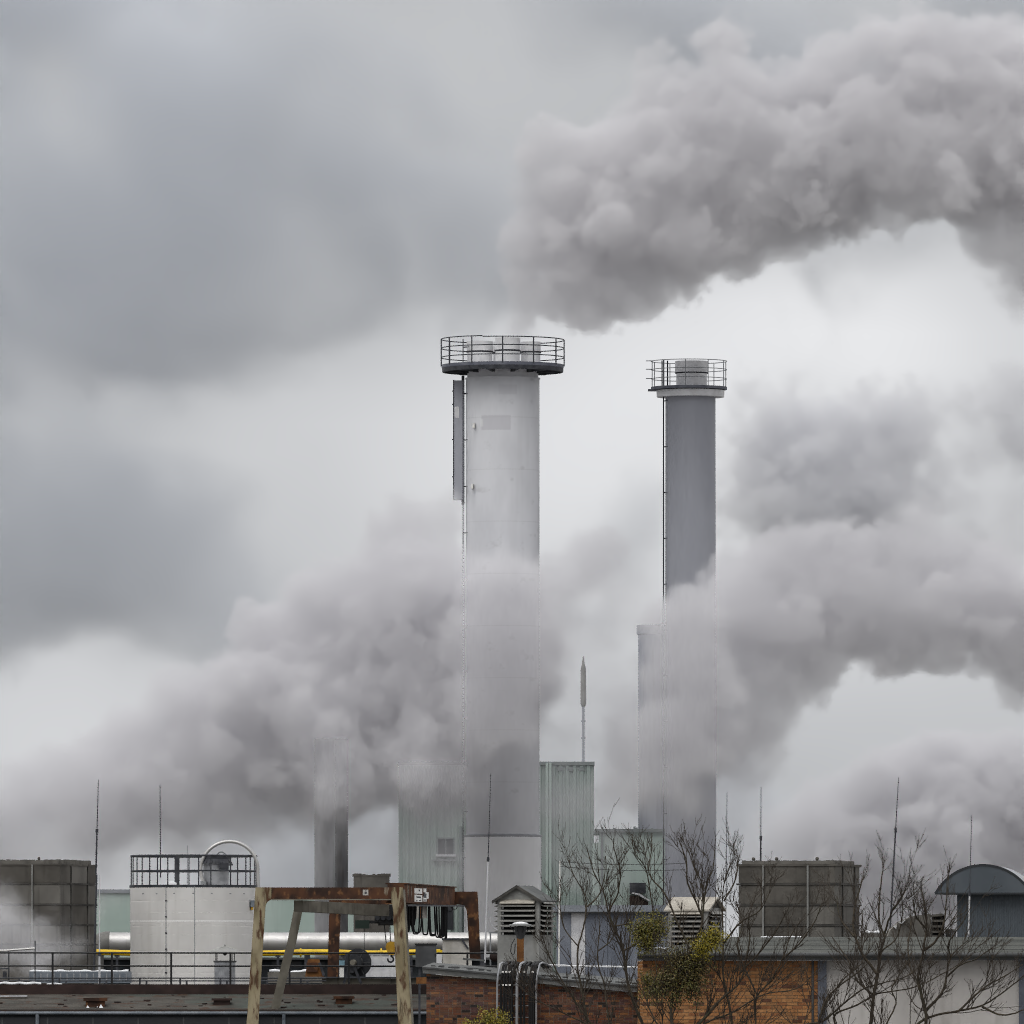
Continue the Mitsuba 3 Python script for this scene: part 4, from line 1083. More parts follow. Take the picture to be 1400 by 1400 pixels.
# barrel-roofed vent
Yv = 248.0
bv = thing('barrel_roofed_vent', 'big blue-grey metal roof vent under a half-round barrel roof at the right edge', 'roof vent')
u = U(Yv)
xc = X(1344, Yv)
R0 = 75.3 * u
zc = Z(1182, Yv) - R0
a0 = math.acos((Z(1221, Yv) - zc) / R0)
aa = np.linspace(-a0, a0, 28)
outer = [(xc + R0 * math.sin(t), zc + R0 * math.cos(t)) for t in aa]
inner = [(xc + (R0 - .05) * math.sin(t), zc + (R0 - .05) * math.cos(t)) for t in aa[::-1]]
deg = -7
piv = (xc, Yv)
add('barrel_roof', turn(prism(Polygon(outer + inner), Yv + .05, Yv + 3.2), deg, *piv), 'barrel_roof', bv, 30)
add('roof_edge', turn(prism(Polygon([(xc + (R0 + .015) * math.sin(t), zc + (R0 + .015) * math.cos(t)) for t in aa] + [(xc + (R0 - .05) * math.sin(t), zc + (R0 - .05) * math.cos(t)) for t in aa[::-1]]), Yv, Yv + .05), deg, *piv), 'barrel_edge', bv, 30)
zz = Z(1221, Yv)
add('end_wall', turn(prism(Polygon(inner), Yv + .03, Yv + .09), deg, *piv), 'barrel_blue', bv)
add('sill_edge', turn(B(X(1278, Yv), X(1410, Yv), Yv - .02, Yv + .12, zz - .035, zz + .012), deg, *piv), 'barrel_edge', bv)
add('body', turn([corrugated(X(1307, Yv), X(1403, Yv), Yv + .35, Z(1292, Yv), zz - .02, .09, .012), B(X(1307, Yv), X(1403, Yv), Yv + .37, Yv + 2.9, Z(1292, Yv), zz - .02)], deg, *piv), 'barrel_blue', bv)
add('soffit', turn(B(X(1279, Yv), X(1409, Yv), Yv + .09, Yv + 3.1, zz - .018, zz - .002), deg, *piv), 'barrel_edge', bv)

# small things on the right roof
cw = thing('felt_covered_hump', 'dull grey felt-covered hump with snow flecks behind the bare twigs, left of the barrel-roofed vent', 'roof hump')
add('hump', ppx([(1212, 1285), (1217, 1272), (1232, 1259), (1250, 1252), (1272, 1249), (1276, 1285)], 251, 253), 'concrete_light', cw)
add('snow_fleck', [ppx([(1229.5, 1261.5), (1238, 1258), (1232, 1264)], 250.9, 250.99), ppx([(1221, 1266), (1226, 1265), (1225, 1270)], 250.9, 250.99)], 'snow', cw)
lv = thing('small_louvre', 'small black-slatted louvre box beside the barrel-roofed vent', 'roof vent')
Yo = 250.0
add('box', bpx(1275, 1291, 1250, 1285, Yo + .12, Yo + .8), 'vent_inside', lv)
add('cap', ppx([(1272, 1251), (1288, 1248.5), (1292, 1252), (1274, 1253.5)], Yo, Yo + .85), 'concrete_light', lv)
for py in (1259.5, 1267, 1274.5, 1281):
    add('slat', ppx([(1274, py - 2), (1290.5, py - 2), (1292, py + 1), (1275, py + 1)], Yo - .02, Yo + .11), 'concrete_light', lv)
bx_ = thing('pale_roof_box', 'small pale box on the roof touching the left side of the barrel-roofed vent', 'box')
add('body', bpx(1294, 1307, 1272, 1286, 250.5, 251.2), 'shed_white', bx_)
add('lid', bpx(1293.5, 1307.5, 1270, 1272, 250.45, 251.25), 'sign_white', bx_)
bx_ = thing('pale_roof_ridge', 'low snowy ridge piece on the roof just right of the brown concrete tower', 'roof ridge')
add('ridge', ppx([(1181, 1286), (1181, 1276), (1196, 1273), (1214, 1275.5), (1214, 1286)], 252, 253), 'concrete_light', bx_)
add('snow_cover', tube([P(t, 1274.5 + .8 * math.sin(t), 252) for t in range(1182, 1214, 3)], .03 + .015 * np.sin(np.arange(11) * 1.3), 6), 'snow', bx_, True)

# ------------------------------------------------------------------ antennas and rods
RODS = (  # top, bottom, distance, radius, joint, label
    ((134.5, 1066), (127, 1345), 322, .018, 1136, 'dark leaning whip antenna at the right edge of the left concrete tower'),
    ((218.8, 1073), (219.5, 1200), 331.5, .016, None, 'thin dark rod rising from the left part of the white tank roof'),
    ((671, 1058), (663, 1316), 256, .013, 1175, 'tall pale-footed whip antenna in front of the tallest chimney'),
    ((765.5, 1177), (764, 1322), 253, .020, None, 'thick white pole beside the louvred ventilation house with the pointed gable'),
    ((994, 1083), (992, 1300), 262, .010, None, 'very thin rod between the plain grey chimney and the brown concrete tower'),
    ((1040.5, 1076), (1040, 1185), 258, .013, 1146, 'whip antenna on a thicker foot behind the top of the brown concrete tower'),
    ((1228.5, 1063), (1216, 1285), 254, .013, 1135, 'leaning whip antenna with a dark joint, right of the brown concrete tower'),
    ((1328.5, 1114), (1324, 1284), 246.4, .012, 1222, 'pale thin rod in front of the barrel-roofed vent'),
    ((136, 1196), (136, 1345), 312, .022, 1305, 'white upright rod in the gap between the left concrete tower and the white tank'),
    ((256, 1156), (256, 1212), 332, .010, None, 'faint short rod behind the railing in the middle of the white tank roof'))
for (a, b), (c, e), Yy_, r_, jt, lab in RODS:
    k = thing('whip_antenna', lab, 'antenna')
    p0, p1 = P(c, e, Yy_), P(a, b, Yy_)
    pale = 'pale' in lab or 'white up' in lab or 'white pole' in lab
    if jt is None:
        add('rod', tube([p0, (p0 + p1) / 2, p1], [r_ * 1.25, r_, r_ * .7], 6), 'sign_white' if 'white' in lab and 'tank' not in lab else 'dark_steel', k)
    else:
        t = (e - jt) / (e - b)
        pj = p0 + (p1 - p0) * t
        add('foot', tube([p0, pj], [r_ * 1.9, r_ * 1.5], 6), 'shed_white' if pale else 'dark_steel', k)
        add('rod', tube([pj, p1], [r_, r_ * .6], 6), 'shed_white' if 'white up' in lab else 'dark_steel', k)
        add('joint', tube([pj - [0, 0, .06], pj + [0, 0, .06]], r_ * 2.6, 8), 'dark_steel', k)
for i, (y0, y1) in enumerate(((1178, 1180), (1184.5, 1189))):
    k = thing('overhead_wire', ('upper' if i == 0 else 'lower') + ' one of two thin wires strung in front of the pale green hall', 'wire')
    t = np.linspace(0, 1, 18)
    add('strand', tube([P(765 + 172 * s, y0 + (y1 - y0) * s + 3.0 * (4 * s * (1 - s)), 253 + 20 * s) for s in t], .0085, 4), 'rubber', k)

# ------------------------------------------------------------------ bare trees with mistletoe
def smooth_line(pts, k=5):
    pts = np.asarray(pts, float)
    out = []
    q = np.vstack([2 * pts[0] - pts[1], pts, 2 * pts[-1] - pts[-2]])
    for i in range(1, len(q) - 2):
        for t in np.linspace(0, 1, k, endpoint=False):
            out.append(.5 * (2 * q[i] + (q[i + 1] - q[i - 1]) * t + (2 * q[i - 1] - 5 * q[i] + 4 * q[i + 1] - q[i + 2]) * t * t + (3 * q[i] - q[i - 1] - 3 * q[i + 1] + q[i + 2]) * t ** 3))
    return np.array(out + [pts[-1]])


def twig(p, d, L, r, level, out, rg):
    """A twig that curves upwards, with side twigs and buds."""
    k = 5
    pts, dd = [p], d / np.linalg.norm(d)
    for i in range(k):
        dd = dd + rg.normal(size=3) * .055 + np.array([0, 0, .085])
        dd /= np.linalg.norm(dd)
        pts.append(pts[-1] + dd * L / k)
    pts = np.array(pts)
    out.append(tube(pts, np.linspace(r, r * .5, k + 1), 4 if r < .012 else 5))
    if level == 0:
        out.append(trimesh.creation.icosphere(0, r * 1.35).apply_transform(np.diag([1, 1, 2.0, 1])).apply_translation(pts[-1]))
        return
    m = rg.integers(2, 5) if level > 1 else rg.integers(1, 4)
    for j in range(m):
        t = rg.uniform(.25, .95)
        q = pts[int(t * k)]
        dv = pts[min(k, int(t * k) + 1)] - pts[max(0, int(t * k) - 1)]
        dv /= np.linalg.norm(dv)
        sd = rg.normal(size=3)
        sd -= dv * (sd @ dv)
        sd[1] *= .7
        sd /= np.linalg.norm(sd)
        twig(q, dv + sd * rg.uniform(.4, .8), L * rg.uniform(.4, .7), max(r * .66, .0052), level - 1, out, rg)


def bare_tree(lab, base_px, Yt, crotch_py, limbs, seed, dens=1.0, r_trunk=.14):
    k = thing('bare_tree', lab, 'tree')
    rg = np.random.default_rng(seed)
    ut = U(Yt)
    b = P(base_px, 1480, Yt)
    cr = P(base_px, crotch_py, Yt)
    add('trunk', tube(smooth_line([[b[0] + .15, Yt, -.2], [b[0] + .05, Yt, 3], [b[0] - .04, Yt, 6], cr]), np.linspace(r_trunk * 1.7, r_trunk, 16), 12), 'bark', k, True)
    twigs = []
    for li, (r0, pts) in enumerate(limbs):
        off = rg.uniform(-1.3, 1.3)
        w3 = [P(a, c, Yt) + np.array([0, off * (.15 + .85 * i / max(1, len(pts) - 1)), 0]) for i, (a, c) in enumerate(pts)]
        if pts[0][1] > 1385:                               # joins the trunk below the frame
            w3 = [cr + np.array([0, 0, -.05 * li]), (cr * .45 + w3[0] * .55) + np.array([0, 0, -.25])] + w3
        line = smooth_line(w3)
        line[1:-1] += rg.normal(size=line[1:-1].shape) * .0035
        r0 = r0 * .88
        rad = np.linspace(r0, max(.008, r0 * .24), len(line))
        add('branch', tube(line, rad, 7), 'bark', k, True)
        seg = np.r_[0, np.cumsum(np.linalg.norm(np.diff(line, axis=0), axis=1))]
        cnt = int(seg[-1] * 4.6 * dens)
        for j in range(cnt):
            s_ = rg.uniform(.12, 1) * seg[-1]
            i = min(len(line) - 2, max(1, int(np.searchsorted(seg, s_))))
            dv = line[i + 1] - line[i - 1]
            dv /= np.linalg.norm(dv)
            sd = rg.normal(size=3)
            sd -= dv * (sd @ dv)
            sd[1] *= .8
            sd /= np.linalg.norm(sd)
            if line[i][2] > EYE + 3.0:
                continue
            L = rg.uniform(.25, 1.15) * (1.25 - .6 * s_ / seg[-1])
            twig(line[i], dv * .9 + sd * rg.uniform(.4, .85) + np.array([0, 0, .4]), L, min(rad[i] * .5, .0125), 2 if L > .42 else 1, twigs, rg)
    add('twigs', twigs, 'twig_bark', k, kind='stuff')
    return k


LEFT = [(.050, [(880, 1410), (868, 1375), (859, 1345), (855, 1320), (851, 1292), (840, 1269), (832, 1246), (825, 1217), (813, 1194), (803, 1160)]),
        (.022, [(832, 1246), (845, 1220), (847, 1190), (840, 1165), (838, 1147)]), (.02, [(842, 1266), (860, 1262), (872, 1248), (880, 1232)]),
        (.040, [(806, 1412), (797, 1360), (790, 1325), (791, 1294), (798, 1269), (802, 1238), (798, 1219), (784, 1194), (778, 1175)]),
        (.02, [(802, 1240), (818, 1225), (826, 1200), (828, 1170)]), (.018, [(791, 1294), (772, 1270), (766, 1240), (768, 1212)]),
        (.034, [(834, 1412), (829, 1370), (826, 1345), (817, 1313), (820, 1275), (819, 1252)]), (.02, [(818, 1300), (836, 1285), (842, 1262)]),
        (.035, [(816, 1412), (790, 1375), (765, 1335), (748, 1300), (740, 1275)]), (.03, [(822, 1412), (770, 1385), (725, 1362), (700, 1335)]),
        (.022, [(852, 1300), (880, 1283), (893, 1255), (890, 1226), (883, 1188), (867, 1163), (865, 1140)])]
bare_tree('leftmost bare tree, in front of the bluish shed and the old red bricks', 836, 214, 1440, LEFT, 21, .95)
MIDT = [(.055, [(925, 1420), (917, 1385), (925, 1340), (944, 1300), (960, 1262), (954, 1240), (940, 1207), (938, 1178), (927, 1146)]),
        (.03, [(960, 1262), (962, 1238), (967, 1207), (975, 1188), (979, 1146)]), (.022, [(962, 1245), (960, 1210), (948, 1180), (941, 1160)]),
        (.03, [(944, 1300), (926, 1260), (910, 1222), (888, 1194), (892, 1159), (891, 1138)]), (.045, [(940, 1420), (983, 1369), (1010, 1344), (1020, 1311), (1024, 1285), (1022, 1255)]),
        (.04, [(1000, 1410), (994, 1360), (989, 1332), (989, 1290), (988, 1238), (991, 1207), (1000, 1178)]), (.028, [(989, 1290), (1012, 1261), (1037, 1246), (1052, 1218)]),
        (.024, [(1012, 1330), (1040, 1300), (1062, 1270), (1078, 1240)]), (.035, [(1030, 1412), (1032, 1367), (1052, 1342), (1068, 1313), (1080, 1280), (1096, 1256)]),
        (.024, [(1068, 1313), (1092, 1290), (1112, 1262), (1122, 1236)]), (.022, [(990, 1232), (1005, 1205), (1010, 1180), (1008, 1160)]),
        (.03, [(955, 1405), (1000, 1385), (1045, 1360), (1090, 1352), (1115, 1330)]), (.03, [(905, 1412), (885, 1370), (898, 1330), (890, 1290)]), (.02, [(1035, 1360), (1010, 1300), (1016, 1262), (1008, 1232)])]
bare_tree('bare tree with mistletoe in its crown in front of the orange brick wall', 930, 213, 1450, MIDT, 22, .95, .16)
RT1 = [(.058, [(1190, 1410), (1194, 1368), (1199, 1338), (1205, 1300), (1210, 1281), (1203, 1259), (1204, 1222), (1209, 1183)]), (.04, [(1199, 1331), (1179, 1303), (1168, 1270), (1170, 1240), (1178, 1212), (1184, 1185)]),
       (.028, [(1209, 1276), (1218, 1248), (1237, 1214), (1242, 1183)]), (.045, [(1120, 1412), (1128, 1371), (1143, 1352), (1172, 1330), (1186, 1318)]), (.036, [(1098, 1405), (1126, 1396), (1153, 1373), (1178, 1354), (1201, 1346), (1240, 1335), (1262, 1318)]),
       (.03, [(1196, 1362), (1173, 1340), (1160, 1310), (1140, 1280)]), (.03, [(1212, 1400), (1225, 1372), (1219, 1352), (1232, 1330), (1248, 1300)]), (.022, [(1168, 1280), (1150, 1255), (1146, 1225)]), (.02, [(1205, 1300), (1225, 1282), (1232, 1250), (1230, 1222)]),
       (.032, [(1140, 1391), (1173, 1374), (1201, 1359), (1251, 1350), (1288, 1333), (1330, 1308)]), (.02, [(1140, 1355), (1157, 1335), (1177, 1318), (1190, 1290)])]
bare_tree('bare forked tree in front of the pale plaster wall, second from the right', 1188, 212, 1445, RT1, 23, .85)
RT2 = [(.055, [(1264, 1412), (1266, 1388), (1257, 1350), (1255, 1333), (1261, 1303), (1266, 1261), (1259, 1218), (1258, 1205)]), (.036, [(1262, 1300), (1278, 1288), (1290, 1262), (1294, 1224), (1297, 1194)]), (.04, [(1264, 1384), (1288, 1357), (1294, 1335), (1301, 1307), (1324, 1285)]),
       (.045, [(1245, 1412), (1270, 1391), (1307, 1383), (1340, 1376), (1363, 1363), (1391, 1342), (1410, 1325)]), (.03, [(1310, 1383), (1345, 1350), (1372, 1335), (1398, 1318)]), (.03, [(1342, 1376), (1370, 1388), (1400, 1380), (1420, 1362)]), (.028, [(1256, 1345), (1245, 1320), (1243, 1290), (1248, 1262), (1246, 1235)]),
       (.024, [(1266, 1270), (1250, 1250), (1248, 1222), (1246, 1205)]), (.026, [(1295, 1335), (1310, 1320), (1330, 1312), (1352, 1296)]), (.022, [(1300, 1310), (1296, 1290), (1312, 1265), (1326, 1240)]), (.022, [(1270, 1390), (1250, 1372), (1240, 1345)])]
bare_tree('rightmost bare tree, long branches sweeping right in front of the plaster wall', 1262, 215, 1442, RT2, 24, .85)


def clump(name, label, cat_, blobs, Yc, cols, leaves, seed, size=.05, stems=True, droop=0.):
    k = thing(name, label, cat_)
    rg = np.random.default_rng(seed)
    V, Fc, C, st = [], [], [], []
    tot = sum(b[2] ** 2 for b in blobs)
    for px, py, r, sq in blobs:
        c = P(px, py, Yc)
        rr = r * U(Yc)
        m = int(leaves * r * r / tot)
        for j in range(m):
            d = rg.normal(size=3)
            d /= np.linalg.norm(d)
            q = c + d * np.array([1, 1, sq]) * rr * 1.3 * (rg.random() ** .7) * (1 + .22 * math.sin(5 * math.atan2(d[2], d[0]) + seed))
            a = rg.normal(size=3) + [0, 0, -droop]
            a /= np.linalg.norm(a)
            s_ = np.cross(a, rg.normal(size=3)); s_ /= np.linalg.norm(s_)
            L, w = size * rg.uniform(.6, 1.3), size * .26
            i0 = len(V)
            V += [q, q + a * L * .5 + s_ * w, q + a * L, q + a * L * .5 - s_ * w]
            Fc += [[i0, i0 + 1, i0 + 2], [i0, i0 + 2, i0 + 3]]
            col = np.array(cols[rg.integers(len(cols))]) * rg.uniform(.8, 1.12)
            C += [col] * 4
        if stems:
            for j in range(int(m / 14)):
                d = rg.normal(size=3); d /= np.linalg.norm(d)
                st.append(bar(c + d * rr * .1, c + d * np.array([1, 1, sq]) * rr * rg.uniform(.6, 1.02), .006, 3))
    add('leaves', trimesh.Trimesh(np.array(V), Fc, process=False), 'leaf_olive', k, color=np.array(C), kind='stuff')
    if st:
        add('stems', st, 'twig_bark', k, kind='stuff')
    return k


OL = ((.12, .115, .014), (.17, .145, .016), (.085, .09, .018), (.13, .10, .02))
BRN = ((.07, .062, .016), (.10, .075, .02), (.05, .04, .016), (.085, .085, .016), (.11, .08, .016))
YEL = ((.24, .20, .010), (.19, .165, .012), (.28, .21, .012), (.13, .12, .012))
clump('mistletoe', 'boxy olive clump of mistletoe just left of the beige-roofed ventilation house', 'mistletoe', ((878, 1272, 17, 1.2), (898, 1270, 17, 1.2), (885, 1290, 16, 1)), 213.4, OL, 4200, 31)
clump('mistletoe', 'bright yellow-green clump of mistletoe just right of the slats of the beige-roofed ventilation house', 'mistletoe', ((975, 1283, 15, 1), (961, 1296, 14, 1)), 212.6, YEL, 2600, 32)
clump('mistletoe', 'largest, brownish hanging clump of mistletoe before the left edge of the orange bricks', 'mistletoe', ((935, 1318, 26, 1.1), (915, 1345, 24, 1.1), (945, 1345, 22, 1.2), (955, 1320, 18, 1)), 212.9, BRN, 7000, 33, .055, True, .8)
clump('mistletoe', 'small olive tuft of mistletoe left of the largest clump, low on the orange bricks', 'mistletoe', ((893, 1352, 16, 1), (884, 1338, 9, 1)), 213.6, OL, 1500, 34)
clump('mistletoe', 'yellow tuft of mistletoe at the bottom edge, in front of the cable ladder', 'mistletoe', ((668, 1398, 17, 1), (685, 1396, 13, 1), (642, 1404, 12, .8)), 216, YEL, 2000, 35)

# ------------------------------------------------------------------ steam
def steam(lab, puffs, Y, px0, px1, py0, py1, Y0, Y1, res, sigma, seed, kids=6, soft=.45, amp=.75, wisp=.35, albedo=(.838, .833, .851), g=-.1, grow=.5):
    """A plume: round puffs (pixel, pixel, radius in pixels, density, softness), each with smaller puffs budding from it, roughened by noise, held in a closed box."""
    lo = np.array([X(px0, Y), Y0, Z(py1, Y)])
    hi = np.array([X(px1, Y), Y1, Z(py0, Y)])
    n = np.ceil((hi - lo) / res).astype(int)
    st = (hi - lo) / n
    cells = int(np.prod(n))
    i = dr.arange(mi.UInt32, cells)
    gx = mi.Float(i % int(n[0])) * float(st[0])
    gy = mi.Float((i // int(n[0])) % int(n[1])) * float(st[1])
    gz = mi.Float(i // int(n[0] * n[1])) * float(st[2])

    def grid(v):
        dr.eval(v)
        return np.array(v).reshape(n[2], n[1], n[0])
    s = seed * 13.7
    wob = [(mikit.fbm(gx * .55 + s + 31 * k, gy * .55, gz * .55, 2) - .5) * .9 for k in range(3)]
    bil, a, f = mi.Float(0), .9, .62
    q = [gx + wob[0], gy + wob[1], gz + wob[2]]
    for o in range(6):                                     # each octave is turned, so that no grid of the noise shows
        q = [.36 * q[0] + .48 * q[1] - .80 * q[2], -.80 * q[0] + .60 * q[1], .48 * q[0] + .64 * q[1] + .60 * q[2]]
        v = dr.abs(2 * mikit.noise(q[0] * f + s + 17 * o, q[1] * f + 5 * o, q[2] * f) - 1)
        bil += a * (v - .42)
        a *= .68
        f *= 2.05
    bend = [grid((mikit.fbm(q_[0] * .7 + s + 3 * k, q_[1] * .7 + 8 * k, q_[2] * .7, 3) - .5) * 2.3).astype(np.float32)
            for k, q_ in enumerate(((.36 * gx + .48 * gy - .80 * gz, -.80 * gx + .60 * gy, .48 * gx + .64 * gy + .60 * gz),) * 3)]
    bil = grid(bil) * amp
    var = grid(mikit.fbm(gx * .35 + s + 5, gy * .35, gz * .45, 4))
    r1, r2, r3 = .36 * gx + .48 * gy - .80 * gz, -.80 * gx + .60 * gy, .48 * gx + .64 * gy + .60 * gz
    fine = grid(mikit.fbm(r1 * 1.1 + wob[0] * 2.4 + s + 9, r2 * 1.1 + wob[1] * 2.4, r3 * 1.1 + wob[2] * 2.4, 5))
    rg = np.random.default_rng(seed)
    u = U(Y)
    balls = []
    for b in puffs:
        px, py, r = b[:3]
        w = b[3] if len(b) > 3 else 1.
        so = b[4] if len(b) > 4 else soft
        c = P(px, py, Y)
        r = r * u
        c[1] += (b[5] if len(b) > 5 else 0) + rg.uniform(-.25, .25) * r
        balls.append((c, r, w, so))
        for k in range(kids):
            d = rg.normal(size=3)
            d /= np.linalg.norm(d)
            balls.append((c + d * (r * rg.uniform(.7, .92)), r * rg.uniform(.2, .5), w, so))
    S = np.full((n[2], n[1], n[0]), -2.5, np.float32)
    Wt, So = np.full_like(S, .4), np.full_like(S, soft)
    for c, r, w, so in balls:
        m = r + 1.8
        a0 = np.clip(((c - m - lo) / st).astype(int), 0, n)
        a1 = np.clip(((c + m - lo) / st).astype(int) + 1, 0, n)
        if (a1 <= a0).any():
            continue
        xs, ys, zs = (lo[k] + (np.arange(a0[k], a1[k]) + .5) * st[k] - c[k] for k in range(3))
        sl = (slice(a0[2], a1[2]), slice(a0[1], a1[1]), slice(a0[0], a1[0]))
        v = min(1., r / 1.1)                               # the puffs are bent out of round
        sd = (r - np.sqrt((zs[:, None, None] + v * bend[2][sl]) ** 2 + (ys[None, :, None] + v * bend[1][sl]) ** 2 + (xs[None, None, :] + v * bend[0][sl]) ** 2)).astype(np.float32)
        on = sd > S[sl]
        S[sl][on], Wt[sl][on], So[sl][on] = sd[on], w, so
    S, Wt, So = (gaussian_filter(q, float(.11 / st[0] if q is S else .5 / st[0])) for q in (S, Wt, So))
    t = np.clip((S + bil * np.clip(.5 + S * .0 + Wt * .5, .4, 1) + grow) / So, 0, 1)
    D = Wt * t * t * (3 - 2 * t)
    D *= np.clip(1 + wisp * 4 * (var - .5), .15, 2.2)
    thin = D < .75                                         # thin steam breaks up into wisps
    D *= np.where(thin, np.clip(.5 + 3.2 * (fine - .42), 0, 1.6) * (1 - D / .75) + D / .75, 1)
    for ax in range(3):
        for e in (0, -1):
            q = [slice(None)] * 3
            q[ax] = e
            D[tuple(q)] = 0
    D = np.clip(D, 0, 1.0)
    D[D < .012] = 0
    D[D < .012] = 0
    k = key_for('steam_plume')
    where = np.argwhere(D > 0)
    c0, c1 = np.maximum(where.min(0) - 2, 0), np.minimum(where.max(0) + 3, D.shape)
    D = D[c0[0]:c1[0], c0[1]:c1[1], c0[2]:c1[2]]
    lo, hi = lo + c0[::-1] * st, lo + c1[::-1] * st
    scene[k + '_air'] = {'type': 'heterogeneous', 'albedo': {'type': 'constvolume', 'value': {'type': 'rgb', 'value': list(albedo)}}, 'scale': sigma,
                         'sigma_t': {'type': 'gridvolume', 'grid': mi.VolumeGrid(np.ascontiguousarray(D[..., None], np.float32)), 'filter_type': 'trilinear',
                                     'to_world': T().translate(lo.tolist()).scale((hi - lo).tolist())},
                         'phase': {'type': 'hg', 'g': g}}
    scene[k] = {'type': 'cube', 'to_world': T().translate(((lo + hi) / 2).tolist()).scale(((hi - lo) / 2).tolist()), 'bsdf': {'type': 'null'},
                'interior': {'type': 'ref', 'id': k + '_air'}}
    labels[k] = {'label': lab, 'category': 'steam'}
    return D


TOP = [(719, 462, 17, .75, .3), (719, 446, 18, .75, .3), (718, 430, 20, .8, .3), (722, 414, 24, .85, .3), (718, 396, 24, .9, .3), (732, 384, 32, .95, .3), (714, 372, 22, .95, .25), (750, 400, 26, .9, .3), (732, 360, 34, 1, .3), (714, 345, 26, .9, .3), (712, 318, 22, .9, .3), (728, 330, 30, .9), (718, 305, 20, .8), (733, 290, 30), (722, 265, 18, .9), (745, 240, 34), (770, 205, 36), (800, 210, 45), (790, 300, 70), (795, 365, 60), (820, 400, 38), (770, 405, 30), (790, 420, 26), (850, 410, 26), (745, 395, 26, .7), (890, 405, 24),
       (860, 370, 52), (850, 300, 80), (845, 220, 60), (870, 175, 38), (885, 135, 26), (882, 86, 17), (898, 72, 18), (890, 108, 24), (910, 122, 30), (985, 62, 33), (985, 100, 36), (965, 160, 58), (930, 230, 80), (920, 320, 75),
       (905, 375, 45), (1000, 270, 85), (985, 335, 42), (1030, 180, 76), (1055, 125, 24), (1100, 140, 44), (1100, 230, 88), (1060, 290, 52), (1145, 100, 40), (1180, 170, 85), (1140, 270, 58), (1205, 82, 36), (1245, 72, 34), (1230, 230, 78),
       (1290, 125, 74), (1310, 225, 85), (1310, 76, 32), (1360, 90, 48), (1380, 200, 105), (1450, 120, 85), (1480, 230, 105), (1540, 180, 110), (1375, 335, 54, .7, .9), (1392, 392, 38, .6, .9), (1440, 370, 70, .8, 1), (1340, 320, 40, .7, .8), (1150, 84, 40), (1205, 64, 36), (1250, 54, 36), (1310, 58, 36), (1370, 62, 42), (1100, 325, 26, .7), (1010, 362, 22, .7), (940, 402, 18, .7)]
steam('big billowing steam cloud blown to the right from the top of the tallest chimney', TOP, 400, 660, 1580, -10, 466, 394, 406, .1, 1.0, 3, soft=.26, wisp=.25, albedo=(.858, .852, .867))
